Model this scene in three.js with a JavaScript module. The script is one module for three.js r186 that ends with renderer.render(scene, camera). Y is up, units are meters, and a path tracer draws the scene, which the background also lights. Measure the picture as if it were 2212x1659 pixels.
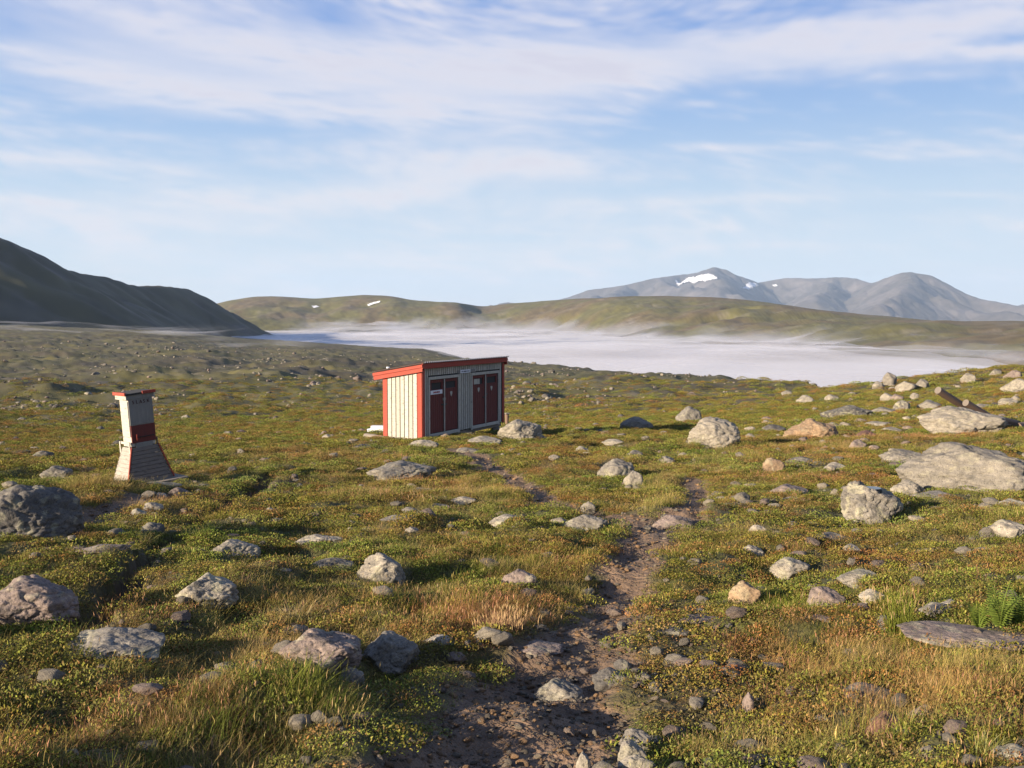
import * as THREE from 'three';
import { mergeGeometries, mergeVertices } from 'three/addons/utils/BufferGeometryUtils.js';
import { FontLoader } from 'three/addons/loaders/FontLoader.js';
import { TextGeometry } from 'three/addons/geometries/TextGeometry.js';

// ---------------------------------------------------------------- camera, sky, sun, exposure
const scene = new THREE.Scene();
const EYE = 1.65, PITCH = THREE.MathUtils.degToRad(-3.59), FOC = 2218, PW = 2212, PH = 1659;
const camera = new THREE.PerspectiveCamera(2 * Math.atan(PH / 2 / FOC) * 180 / Math.PI, PW / PH, 0.1, 80000);
camera.position.set(0, EYE, 0);
camera.rotation.x = PITCH;
const EXPOSURE = 2.7;
const renderer = new THREE.WebGLRenderer({ antialias: true });
renderer.toneMapping = THREE.LinearToneMapping;
renderer.toneMappingExposure = EXPOSURE;
renderer.shadowMap.enabled = true;
const rad = THREE.MathUtils.degToRad, clamp = THREE.MathUtils.clamp, lerp = THREE.MathUtils.lerp;
const smooth = (a, b, x) => { const t = clamp((x - a) / (b - a), 0, 1); return t * t * (3 - 2 * t); };
const SUN_AZ = rad(236), SUN_EL = rad(14);
const sunDir = new THREE.Vector3(Math.sin(SUN_AZ) * Math.cos(SUN_EL), Math.sin(SUN_EL), -Math.cos(SUN_AZ) * Math.cos(SUN_EL));
const sun = new THREE.DirectionalLight(new THREE.Color().setRGB(1, 0.85, 0.65), 5.0);
sun.position.copy(sunDir).multiplyScalar(400);
sun.castShadow = true; sun.shadow.radius = 1; sun.shadow.mapSize.set(4096, 4096);
Object.assign(sun.shadow.camera, { left: -120, right: 120, top: 120, bottom: -120, near: 1, far: 900 });
scene.add(sun, sun.target);

// seeded random numbers and noise
function rng(seed) { let s = seed >>> 0; return () => { s = (s + 0x6D2B79F5) >>> 0; let t = s; t = Math.imul(t ^ (t >>> 15), t | 1); t ^= t + Math.imul(t ^ (t >>> 7), t | 61); return ((t ^ (t >>> 14)) >>> 0) / 4294967296; }; }
const PERM = new Uint8Array(512); { const r = rng(77), p = [...Array(256).keys()]; for (let i = 255; i > 0; i--) { const j = Math.floor(r() * (i + 1)); [p[i], p[j]] = [p[j], p[i]]; } for (let i = 0; i < 512; i++) PERM[i] = p[i & 255]; }
const G2 = []; for (let i = 0; i < 16; i++) G2.push([Math.cos(i * Math.PI / 8), Math.sin(i * Math.PI / 8)]);
function n2(x, y) {
  const ix = Math.floor(x), iy = Math.floor(y), fx = x - ix, fy = y - iy, X = ix & 255, Y = iy & 255;
  const u = fx * fx * fx * (fx * (fx * 6 - 15) + 10), v = fy * fy * fy * (fy * (fy * 6 - 15) + 10);
  const a = G2[PERM[PERM[X] + Y] & 15], b = G2[PERM[PERM[X + 1] + Y] & 15], c = G2[PERM[PERM[X] + Y + 1] & 15], d = G2[PERM[PERM[X + 1] + Y + 1] & 15];
  const p = a[0] * fx + a[1] * fy, q = b[0] * (fx - 1) + b[1] * fy, r = c[0] * fx + c[1] * (fy - 1), s = d[0] * (fx - 1) + d[1] * (fy - 1);
  return 1.5 * (p + u * (q - p) + v * ((r + u * (s - r)) - (p + u * (q - p))));
}
const G3 = [[1, 1, 0], [-1, 1, 0], [1, -1, 0], [-1, -1, 0], [1, 0, 1], [-1, 0, 1], [1, 0, -1], [-1, 0, -1], [0, 1, 1], [0, -1, 1], [0, 1, -1], [0, -1, -1], [1, 1, 0], [-1, 1, 0], [0, -1, 1], [0, -1, -1]];
function n3(x, y, z) {
  const ix = Math.floor(x), iy = Math.floor(y), iz = Math.floor(z), fx = x - ix, fy = y - iy, fz = z - iz, X = ix & 255, Y = iy & 255, Z = iz & 255;
  const u = fx * fx * fx * (fx * (fx * 6 - 15) + 10), v = fy * fy * fy * (fy * (fy * 6 - 15) + 10), w = fz * fz * fz * (fz * (fz * 6 - 15) + 10);
  const A = PERM[X] + Y, B = PERM[X + 1] + Y, AA = PERM[A] + Z, AB = PERM[A + 1] + Z, BA = PERM[B] + Z, BB = PERM[B + 1] + Z;
  const g = (h, a, b, c) => { const k = G3[PERM[h] & 15]; return k[0] * a + k[1] * b + k[2] * c; };
  const l = (t, a, b) => a + t * (b - a);
  return l(w, l(v, l(u, g(AA, fx, fy, fz), g(BA, fx - 1, fy, fz)), l(u, g(AB, fx, fy - 1, fz), g(BB, fx - 1, fy - 1, fz))), l(v, l(u, g(AA + 1, fx, fy, fz - 1), g(BA + 1, fx - 1, fy, fz - 1)), l(u, g(AB + 1, fx, fy - 1, fz - 1), g(BB + 1, fx - 1, fy - 1, fz - 1))));
}
const fbm2 = (x, y, o = 4, k = 0.5) => { let s = 0, a = 1; for (let i = 0; i < o; i++, a *= k, x = x * 2.03 + 17.1, y = y * 2.03 + 5.3) s += a * n2(x, y); return s; };
const fbm3 = (x, y, z, o = 4, k = 0.5) => { let s = 0, a = 1; for (let i = 0; i < o; i++, a *= k, x = x * 2.03 + 17.1, y = y * 2.03 + 5.3, z = z * 2.03 + 9.7) s += a * n3(x, y, z); return s; };

// sight lines of the photograph: picture point -> azimuth (0 ahead, + right) and slope of the line
function sight(u, v) {
  const cx = (u - PW / 2) / FOC, cy = (PH / 2 - v) / FOC, y = cy * Math.cos(PITCH) + Math.sin(PITCH), f = Math.cos(PITCH) - cy * Math.sin(PITCH);
  return { az: Math.atan2(cx, f), tan: y / Math.hypot(cx, f) };
}
const azOf = (u) => Math.atan((u - PW / 2) / FOC);
const at = (u, v, r) => { const s = sight(u, v); return new THREE.Vector3(r * Math.sin(s.az), EYE + r * s.tan, -r * Math.cos(s.az)); };

// the sky: pale blue air, paler towards the horizon, with streaks of cirrus all round
const SKYGAIN = 1 / EXPOSURE;
const AIR = [[0, 0.73, 0.80, 0.86], [3, 0.67, 0.78, 0.87], [7, 0.54, 0.69, 0.86], [11, 0.35, 0.53, 0.82], [16, 0.205, 0.375, 0.755], [24, 0.12, 0.265, 0.63], [45, 0.08, 0.19, 0.48], [90, 0.055, 0.14, 0.37]]; // elevation, colour as shown
const cloudMasses = [[560, 60, 640, 85, 0.62], [330, 120, 330, 45, 0.35], [760, 180, 520, 45, 0.40], [150, 165, 160, 14, 0.3], [1250, 150, 420, 70, 0.62], [1750, 130, 420, 34, 0.5], [1950, 45, 330, 42, 0.55], [2120, 122, 200, 12, 0.3], [1000, 245, 330, 60, 0.36], [760, 315, 420, 34, 0.36], [1010, 385, 190, 36, 0.62], [620, 428, 300, 36, 0.60], [200, 342, 150, 16, 0.42], [230, 480, 420, 34, 0.46], [150, 180, 260, 20, 0.16],
  [1570, 243, 70, 10, 0.38], [1560, 352, 190, 13, 0.42], [1940, 352, 70, 10, 0.35], [2130, 332, 70, 10, 0.36], [2080, 437, 150, 6, 0.42], [1620, 465, 190, 9, 0.4], [1470, 523, 60, 6, 0.35], [1950, 298, 26, 7, 0.4], [1640, 552, 260, 6, 0.3], [700, 560, 500, 18, 0.25],
  [1560, 62, 170, 24, -0.42], [250, 292, 340, 20, -0.3], [60, 160, 150, 22, -0.3], [1750, 295, 330, 32, -0.4], [1900, 230, 330, 34, -0.35], [2180, 95, 120, 10, -0.3], [600, 165, 160, 10, -0.3], [300, 232, 260, 12, -0.28], [1350, 330, 130, 40, -0.25]]
  .map(([u, v, ru, rv, k]) => { const s = sight(u, v); return [s.az, Math.atan(s.tan), ru / FOC, rv / FOC, k]; });
{
  const W = 4096, H = 2048, data = new Float32Array(W * H * 4);
  for (let row = 0; row < H; row++) {
    const el = ((row + 0.5) / H - 0.5) * Math.PI, y = Math.sin(el), ce = Math.cos(el), e = Math.max(0, el) * 180 / Math.PI;
    const t2 = smooth(20, 90, e), base = [0, 1, 2].map((c) => { let k = 0; while (k < AIR.length - 2 && e > AIR[k + 1][0]) k++; const A = AIR[k], B = AIR[k + 1], q = clamp((e - A[0]) / (B[0] - A[0]), 0, 1); return lerp(A[1 + c], B[1 + c], q); });
    for (let col = 0; col < W; col++) {
      const i = (row * W + col) * 4;
      if (el < -0.02) { data[i] = base[0] * 0.5 * SKYGAIN; data[i + 1] = base[1] * 0.48 * SKYGAIN; data[i + 2] = base[2] * 0.45 * SKYGAIN; data[i + 3] = 1; continue; }
      const phi = ((col + 0.5) / W - 0.5) * 2 * Math.PI, x = Math.cos(phi) * ce, z = Math.sin(phi) * ce, az = Math.atan2(x, -z);
      let cover = -0.1;
      const wx = n3(x * 3.1, y * 9, z * 3.1 + 4) * 0.09, wy = n3(x * 2.3 + 9, y * 7, z * 2.3) * 0.028;
      const inFrame = 1 - smooth(0.42, 0.62, Math.abs(az)) * 1, low = 1 - smooth(0.30, 0.42, el), mine = inFrame * low;
      if (mine > 0) { let c = 0; for (const m of cloudMasses) { const a = (az + wx - m[0]) / m[2], b = (el + wy - m[1]) / m[3], q = a * a + b * b; if (q < 9) c += m[4] * Math.exp(-q); } cover += c * mine; }
      if (mine < 1) cover += (1 - mine) * (0.10 + 0.55 * n3(x * 2.6 + 3, y * 5.2, z * 2.6) - 0.22 * t2);
      const tilt = y + 0.10 * x, s1 = fbm3(x * 4.2 + wx * 12, tilt * 26 + wy * 30, z * 4.2, 4, 0.55), s2 = fbm3(x * 20 + 2, tilt * 100 + wx * 50, z * 20, 3, 0.6);
      const s3 = fbm3(x * 34 + wx * 30, (y + 0.22 * x) * 120 + wx * 90, z * 34, 2, 0.6);
      const d = cover * 0.80 + 0.33 * s1 + 0.25 * s2 * (0.7 + s1) + 0.13 * s3 * (0.55 + s1) + 0.03;
      const a = 0.88 * smooth(-0.26, 0.72, d), thick = smooth(0.35, 1.0, d);
      const dot = x * sunDir.x + y * sunDir.y + z * sunDir.z, glow = 0.22 * Math.pow(Math.max(0, dot), 24);
      const white = [0.83 - 0.09 * thick, 0.815 - 0.095 * thick, 0.885 - 0.07 * thick];
      const warm = Math.exp(-e / 7);
      for (let c = 0; c < 3; c++) data[i + c] = (lerp(base[c], white[c] * (c === 2 ? 1 - 0.02 * warm : 1 + 0.05 * warm), a) + glow * [1, 0.85, 0.6][c]) * SKYGAIN;
      data[i + 3] = 1;
    }
  }
  const tex = new THREE.DataTexture(data, W, H, THREE.RGBAFormat, THREE.FloatType);
  tex.mapping = THREE.EquirectangularReflectionMapping; tex.magFilter = THREE.LinearFilter; tex.needsUpdate = true;
  scene.background = tex; scene.environment = tex;
}
console.log('sky', performance.now() | 0);

// ---------------------------------------------------------------- naming
const used = new Map();
function numbered(name) { const n = used.get(name) ?? 0; used.set(name, n + 1); return n ? name + '_' + String(n).padStart(3, '0') : name; }
function tag(o, label, category, group, kind) { o.userData = { label, category }; if (group) o.userData.group = group; if (kind) o.userData.kind = kind; return o; }
function mesh(name, g, m, parent) { const o = new THREE.Mesh(g, m); o.name = parent ? name : numbered(name); o.castShadow = o.receiveShadow = true; (parent ?? scene).add(o); return o; }
function structure(name, g, m, label) { const o = mesh(name, g, m); o.userData = { kind: 'structure', label, category: name.replace(/_/g, ' ') }; return o; }
const std = (r, g, b, rough = 0.9, more = {}) => new THREE.MeshStandardMaterial({ color: new THREE.Color().setRGB(r, g, b), roughness: rough, ...more });

// ---------------------------------------------------------------- shared relief textures
function noiseTexture(n, f, size = 512, repeat = 1) {
  const d = new Uint8Array(size * size * 4);
  for (let y = 0; y < size; y++) for (let x = 0; x < size; x++) { const i = (y * size + x) * 4, v = clamp(f(x / size, y / size), 0, 1) * 255; d[i] = d[i + 1] = d[i + 2] = v; d[i + 3] = 255; }
  const t = new THREE.DataTexture(d, size, size); t.magFilter = THREE.LinearFilter; t.wrapS = t.wrapT = THREE.RepeatWrapping; t.repeat.set(repeat, repeat); t.needsUpdate = true; return t;
}
const wrapN = (x, y, k, o) => { // tileable fractal noise
  let s = 0, a = 1; for (let i = 0; i < o; i++, a *= 0.55, k *= 2) { const c = Math.cos(x * 2 * Math.PI) * k / 6.28, d = Math.sin(x * 2 * Math.PI) * k / 6.28, e = Math.cos(y * 2 * Math.PI) * k / 6.28, g = Math.sin(y * 2 * Math.PI) * k / 6.28; s += a * 0.5 * (n3(c + i * 7, d + e * 1.3, g) + n3(e + 11, c * 1.1 + i * 3, d + g)); } return s;
};
const rockBump = noiseTexture('rock', (x, y) => 0.5 + 0.42 * wrapN(x, y, 10, 5));
const soilBump = noiseTexture('soil', (x, y) => 0.5 + 0.45 * wrapN(x, y, 22, 4));
const woodBump = noiseTexture('wood', (x, y) => 0.5 + 0.35 * fbm2(x * 60, y * 4, 3), 256);

// ---------------------------------------------------------------- the lie of the land
// For a fan of bearings: where the ground at each distance shows in the photograph (pixel row); hidden dips as heights below the eye (negative)
const RR = [0.6, 2.2, 4.3, 8, 12, 17, 23, 30, 38, 50, 70, 100, 150, 220, 400, 700, 1100, 1500, 2000];
const COLS = [
  [-900, [0, 0, 0, 1275, 1126, 1040, 1006, 988, 970, 952, 925, 895, 862, 834, 790, 748, 716, -6, 8]],
  [0, [0, 0, 1652, 1275, 1126, 1040, 1006, 986, 968, 950, 922, 892, 860, 832, 790, 752, 722, 704, 700]],
  [300, [0, 0, 1652, 1275, 1126, 1040, 999, 975, 960, 945, 922, 892, 860, 832, 790, 755, 727, 714, 712]],
  [600, [0, 0, 1652, 1275, 1126, 1038, 986, 957, 946, 934, 913, 886, 856, 831, 794, 766, 747, 738, 735]],
  [900, [0, 0, 1652, 1275, 1126, 1038, 983, 948, 938, 926, 905, 880, 852, 829, 798, 775, 764, -42, -75]],
  [1200, [0, 0, 1652, 1275, 1126, 1038, 983, 946, 935, 922, 902, 878, 851, 832, 806, 789, -62, -90, -110]],
  [1500, [0, 0, 1652, 1275, 1126, 1038, 983, 944, 930, 913, 892, 870, 849, 834, 818, -55, -90, -110, -130]],
  [1700, [0, 0, 1652, 1275, 1126, 1038, 984, 943, 922, 900, 877, 857, 844, 838, -40, -80, -110, -130, -140]],
  [1950, [0, 0, 1652, 1275, 1126, 1038, 984, 941, 917, 892, 862, 822, -14, -24, -52, -90, -120, -140, -150]],
  [2212, [0, 0, 1652, 1275, 1126, 1038, 984, 939, 905, 870, 832, 798, -12, -22, -52, -90, -120, -140, -150]],
  [2900, [0, 0, 0, 1275, 1126, 1036, 980, 932, 895, 855, 812, 775, -9, -20, -50, -90, -120, -140, -150]],
].map(([u, row]) => ({ az: azOf(u), h: row.map((v, k) => v === 0 ? -1.65 - 0.0607 * RR[k] : v < 0 ? v : RR[k] * sight(clamp(u, -200, 2400), v).tan) }));
const LR = RR.map(Math.log);
function pchip(h, r) {
  const x = Math.log(clamp(r, RR[0], RR[RR.length - 1])); let k = 0; while (k < LR.length - 2 && x > LR[k + 1]) k++;
  const d = (j) => (h[j + 1] - h[j]) / (LR[j + 1] - LR[j]);
  const slope = (j) => { if (j === 0) return d(0); if (j === LR.length - 1) return d(j - 1); const a = d(j - 1), b = d(j); return a * b <= 0 ? 0 : 2 * a * b / (a + b); };
  const w = LR[k + 1] - LR[k], t = (x - LR[k]) / w, t2 = t * t, t3 = t2 * t;
  return (2 * t3 - 3 * t2 + 1) * h[k] + (t3 - 2 * t2 + t) * w * slope(k) + (-2 * t3 + 3 * t2) * h[k + 1] + (t3 - t2) * w * slope(k + 1);
}
const LIM = COLS[COLS.length - 1].az;
function H0(x, f) {  // the broad shape, height above the camera's foot
  const r = Math.hypot(x, f), az = Math.atan2(x, f), a = clamp(az, -LIM, LIM);
  let k = 0; while (k < COLS.length - 2 && a > COLS[k + 1].az) k++;
  const t = smooth(COLS[k].az, COLS[k + 1].az, a), s = lerp(clamp((a - COLS[k].az) / (COLS[k + 1].az - COLS[k].az), 0, 1), t, 0.6);
  let h = lerp(pchip(COLS[k].h, r), pchip(COLS[k + 1].h, r), s);
  const back = smooth(0.75, 1.7, Math.abs(az));
  if (back > 0) h = lerp(h, -1.65 + 0.03 * Math.min(r, 900) - 0.02 * Math.min(r, 8), back);
  return h + EYE;
}
function ground(u, v) { // where the sight line through a picture point meets the broad ground
  const s = sight(u, v), sx = Math.sin(s.az), sf = Math.cos(s.az);
  let a = 1.5, b = 1.5; while (b < 2500 && EYE + b * s.tan > H0(b * sx, b * sf)) { a = b; b *= 1.03; }
  for (let i = 0; i < 18; i++) { const m = (a + b) / 2; if (EYE + m * s.tan > H0(m * sx, m * sf)) a = m; else b = m; }
  return { x: b * sx, f: b * sf, r: b, px: b / FOC };
}
// worn paths: picture points with half widths in pixels, kept as metres on the ground
function track(points, depth) { return { depth, p: points.map(([u, v, w]) => { const g = ground(u, v); return [g.x, g.f, w * g.px * 1.0]; }) }; }
const TRACKS = [
  track([[1000, 1900, 420], [1090, 1660, 300], [1130, 1560, 240], [1190, 1470, 180], [1270, 1390, 120], [1315, 1310, 84], [1350, 1240, 72], [1385, 1175, 70], [1420, 1130, 80], [1480, 1118, 60]], 0.03),
  track([[1400, 1128, 60], [1300, 1108, 50], [1215, 1092, 42], [1150, 1062, 38], [1085, 1022, 36], [1040, 996, 40], [985, 976, 50]], 0.025),
  track([[1470, 1120, 60], [1498, 1085, 38], [1502, 1055, 34], [1495, 1036, 26]], 0.05),
  track([[620, 1022, 26], [545, 1050, 34], [490, 1085, 20], [425, 1128, 13], [365, 1162, 18], [330, 1205, 30], [262, 1268, 38], [215, 1318, 48], [170, 1385, 40]], 0.34),
  track([[470, 1062, 40], [400, 1064, 60], [300, 1085, 60], [180, 1110, 60]], 0.04),
];
function pathAt(x, f) { // [how worn, how deep]
  let worn = 0, deep = 0; const r2 = x * x + f * f; if (r2 > 1600) return [0, 0];
  const nz = 0.36 * n2(x * 2.1, f * 2.1) + 0.24 * n2(x * 6.3, f * 6.3);
  for (const t of TRACKS) for (let i = 0; i < t.p.length - 1; i++) {
    const [ax, af, aw] = t.p[i], [bx, bf, bw] = t.p[i + 1], dx = bx - ax, df = bf - af, k = clamp(((x - ax) * dx + (f - af) * df) / (dx * dx + df * df), 0, 1);
    const w = aw + (bw - aw) * k, q = Math.hypot(x - ax - dx * k, f - af - df * k) / w + nz * clamp(0.35 / w, 0.4, 1.6);
    if (q < 1.6) { const m = 1 - smooth(0.72, 1.08, q), dd = t.depth * (1 - smooth(0.55, 1.15, q)); if (m > worn) worn = m; if (dd > deep) deep = dd; }
  }
  return [worn, deep];
}
// knolls of the moor beyond the hut, as they show in the photograph: [u, v of the crest, half length px, half depth m, height m]
const KNOLLS = [[1310, 842, 90, 16, 1.7], [960, 828, 70, 14, 2.0], [620, 815, 75, 18, 2.6], [280, 805, 80, 18, 2.2], [700, 795, 90, 22, 3.0], [150, 770, 90, 26, 3.0], [440, 770, 80, 30, 3.4], [1120, 858, 70, 12, 1.4], [820, 845, 60, 13, 1.9], [480, 880, 60, 8, 0.9], [90, 850, 60, 12, 1.4], [400, 712, 44, 60, 9], [940, 772, 60, 40, 2.5], [1440, 858, 60, 9, 1.0]]
  .map(([u, v, w, d, h]) => { const g = ground(u, v); return { x: g.x, f: g.f, w: w * g.px, d, h, r: g.r, c: g.f / g.r, s: g.x / g.r }; });
function H(x, f) {
  const r = Math.hypot(x, f);
  let h = H0(x, f);
  const near = 1 - smooth(70, 160, r);
  if (near > 0) {
    const hum = fbm2(x * 1.15 + 3, f * 1.15, 2), low = smooth(0.5, -2.5, x - 0.1 * f) * smooth(11, 7, r);
    h += near * ((0.080 + 0.05 * low) * (hum > 0 ? hum : 1.35 * hum) * smooth(2, 4.5, r) + 0.028 * n2(x * 3.4, f * 3.4) + 0.09 * n2(x * 0.42, f * 0.42) + (r < 45 ? 0.020 * n2(x * 7.3, f * 7.3) : 0));
  }
  const far = smooth(34, 130, r), damp = smooth(1500, 900, r);
  if (far > 0) {
    const a = Math.min(2.4, 0.0085 * r) * far * (0.5 + 0.5 * damp);
    const rn = 1 - Math.abs(n2(x * 0.017 + 0.4 * n2(x * 0.02, f * 0.02), f * 0.028));
    h += a * (0.9 * n2(x * 0.011 + 3, f * 0.014) + 0.80 * (rn * rn * rn - 0.4) + 0.26 * fbm2(x * 0.07, f * 0.075, 3)) + far * 0.36 * (0.4 + damp) * fbm2(x * 0.22 + 7, f * 0.15, 2);
    for (const k of KNOLLS) { const dx = x - k.x, df = f - k.f; if (Math.abs(dx) + Math.abs(df) > 5 * (k.w + k.d)) continue; const la = dx * k.c - df * k.s, lf = dx * k.s + df * k.c; h += k.h * Math.exp(-(la * la) / (k.w * k.w) - (lf * lf) / (k.d * k.d)); }
  }
  if (r < 40) h -= pathAt(x, f)[1];
  return h;
}
const put = (u, v, lift = 0) => { const g = ground(u, v); return new THREE.Vector3(g.x, H(g.x, g.f) + lift, -g.f); };

// ---------------------------------------------------------------- what grows where
// patches seen in the photograph: [u, v, half width px, half height px, kind]; kinds: d dry straw grass, r reddish grass, g lush green grass, h low green heath, b bare stony moss
const PATCHES = [[160, 1570, 330, 110, 'r'], [560, 1600, 240, 60, 'r'], [420, 1420, 260, 40, 'd'], [1090, 1345, 150, 60, 'r'], [1200, 1250, 110, 50, 'd'], [660, 1520, 100, 40, 'g'], [900, 1320, 150, 40, 'g'], [1000, 1220, 230, 45, 'g'], [520, 1230, 260, 45, 'h'], [640, 1110, 200, 50, 'h'], [900, 1180, 240, 40, 'h'], [60, 1200, 150, 40, 'h'], [80, 1460, 120, 40, 'h'], [250, 1060, 120, 30, 'd'], [720, 990, 200, 22, 'd'],
  [1430, 1040, 60, 50, 'd'], [1700, 965, 240, 20, 'd'], [1990, 955, 190, 16, 'r'], [1600, 1010, 90, 28, 'd'], [1750, 1120, 220, 35, 'h'], [1950, 1200, 270, 45, 'h'], [1700, 1300, 90, 32, 'g'], [1960, 1350, 60, 36, 'g'], [2060, 1250, 200, 26, 'h'], [1750, 1430, 220, 50, 'd'], [2100, 1480, 160, 80, 'd'], [1500, 1440, 140, 70, 'b'], [1500, 1290, 90, 50, 'b'], [1450, 1560, 200, 90, 'b'], [1750, 1600, 260, 60, 'd'], [1130, 1400, 160, 26, 'b'], [660, 1600, 120, 60, 'h'], [800, 1560, 150, 60, 'b'], [960, 1470, 110, 36, 'b'], [1180, 1300, 50, 40, 'b'], [700, 1640, 160, 40, 'h'], [1000, 1050, 180, 35, 'd'], [1500, 905, 380, 24, 'h'], [2000, 870, 260, 20, 'h']]
  .map(([u, v, a, b, k]) => { const g = ground(u, v), g2 = ground(u, v - b); return { x: g.x, f: g.f, a: a * g.px, b: Math.max(0.4, g2.r - g.r), k, c: g.f / g.r, s: g.x / g.r }; });
let TALL = 0;
function grows(x, f) {
  const w = { d: 0.26 + 0.5 * n2(x * 0.33 + 7, f * 0.33), r: 0.06 + 0.40 * n2(x * 0.45 + 31, f * 0.40), g: 0.30 + 0.45 * n2(x * 0.38 + 63, f * 0.38), h: 0.46 + 0.55 * n2(x * 0.52 + 90, f * 0.52), b: 0.10 + 0.5 * n2(x * 0.6 + 40, f * 0.6 + 8) };
  for (const p of PATCHES) { const dx = x - p.x, df = f - p.f, la = (dx * p.c - df * p.s) / p.a, lf = (dx * p.s + df * p.c) / p.b, q = la * la + lf * lf; if (q < 5) w[p.k] += (p.k === 'r' ? 0.46 : 0.62) * Math.exp(-q * 1.1); }
  let tall = 0; for (const p of PATCHES) if (p.k !== 'h') { const dx = x - p.x, df = f - p.f, la = (dx * p.c - df * p.s) / p.a, lf = (dx * p.s + df * p.c) / p.b, q = la * la + lf * lf; if (q < 5) tall += (p.k === 'b' ? -0.5 : 0.55) * Math.exp(-q * 1.1); }
  TALL = tall; const j = 0.35 * n2(x * 2.3, f * 2.3);
  w.d += j; w.h -= j;
  for (const k in w) w[k] = Math.max(0.01, w[k]);
  return w;
}
const TONE = { d: [0.165, 0.125, 0.045], r: [0.145, 0.082, 0.034], g: [0.10, 0.10, 0.022], h: [0.085, 0.082, 0.020], b: [0.125, 0.092, 0.040] };
const SOIL = [0.175, 0.112, 0.070], GRAVEL = [0.20, 0.175, 0.145];
function groundTone(x, f, out) {
  const r = Math.hypot(x, f);
  let c = [0, 0, 0];
  if (r < 90) {
    const w = grows(x, f); let s = 0; for (const k in w) { const q = w[k] * w[k]; s += q; for (let i = 0; i < 3; i++) c[i] += TONE[k][i] * q; }
    const m = 0.62 + 0.32 * n2(x * 9, f * 9) + 0.18 * n2(x * 2.9, f * 2.9);
    for (let i = 0; i < 3; i++) c[i] = c[i] / s * Math.max(0.25, m);
  }
  if (r > 45) {
    const t = smooth(45, 90, r), k1 = smooth(-0.5, 0.5, n2(x * 0.045 + 5, f * 0.03)), k2 = smooth(-0.25, 0.45, 0.6 * fbm2(x * 0.05, f * 0.085 + 30, 3) + 0.6 * n2(x * 0.013 + 8, f * 0.022)), k3 = 0.85 + 0.25 * fbm2(x * 0.5, f * 0.35, 2), st = smooth(0.25, 0.6, fbm2(x * 0.21 + 50, f * 0.13, 3)) * 0.25;  // k2: dark heath bands that also paint in the long shadows of hummocks
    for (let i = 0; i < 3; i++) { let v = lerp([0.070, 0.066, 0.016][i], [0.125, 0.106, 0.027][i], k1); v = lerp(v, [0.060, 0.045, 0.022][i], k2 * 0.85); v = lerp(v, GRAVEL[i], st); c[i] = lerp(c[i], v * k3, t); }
  }
  if (r < 40) { const p = pathAt(x, f)[0]; if (p > 0) { const k = 0.8 + 0.35 * n2(x * 5, f * 5) + 0.2 * n2(x * 17, f * 17); for (let i = 0; i < 3; i++) c[i] = lerp(c[i], SOIL[i] * k, p); } }
  out[0] = c[0]; out[1] = c[1]; out[2] = c[2];
}
// ---------------------------------------------------------------- ground, one sheet round the camera
{
  const azs = []; for (let a = -35; a <= 35; a += 0.125) azs.push(a); for (let a = 38; a < 322; a += 4) azs.push(a);
  const rs = []; for (let r = 0.9; r < 2000; r *= 1 + (r < 60 ? 0.0125 : 0.0135)) rs.push(r);
  const nA = azs.length, nR = rs.length, pos = new Float32Array((nA * nR + 1) * 3), col = new Float32Array((nA * nR + 1) * 3), uv = new Float32Array((nA * nR + 1) * 2), idx = [], c = [0, 0, 0];
  for (let i = 0; i < nR; i++) for (let j = 0; j < nA; j++) {
    const k = i * nA + j, a = rad(azs[j]), x = rs[i] * Math.sin(a), f = rs[i] * Math.cos(a);
    pos[k * 3] = x; pos[k * 3 + 1] = H(x, f); pos[k * 3 + 2] = -f; uv[k * 2] = x; uv[k * 2 + 1] = f;
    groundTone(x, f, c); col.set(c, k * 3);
  }
  const last = nA * nR; pos[last * 3 + 1] = H(0, 0.01); col.set(c, last * 3);
  for (let j = 0; j < nA; j++) { const n = (j + 1) % nA; idx.push(last, n, j); for (let i = 0; i < nR - 1; i++) { const a = i * nA + j, b = i * nA + n, d = a + nA, e = b + nA; idx.push(a, b, d, b, e, d); } }
  const g = new THREE.BufferGeometry(); g.setAttribute('position', new THREE.BufferAttribute(pos, 3)); g.setAttribute('color', new THREE.BufferAttribute(col, 3)); g.setAttribute('uv', new THREE.BufferAttribute(uv, 2));
  g.setIndex(idx); g.computeVertexNormals();
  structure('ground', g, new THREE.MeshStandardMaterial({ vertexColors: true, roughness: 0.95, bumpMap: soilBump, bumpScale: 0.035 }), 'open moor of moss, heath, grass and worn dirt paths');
}
console.log('ground', performance.now() | 0);

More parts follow.
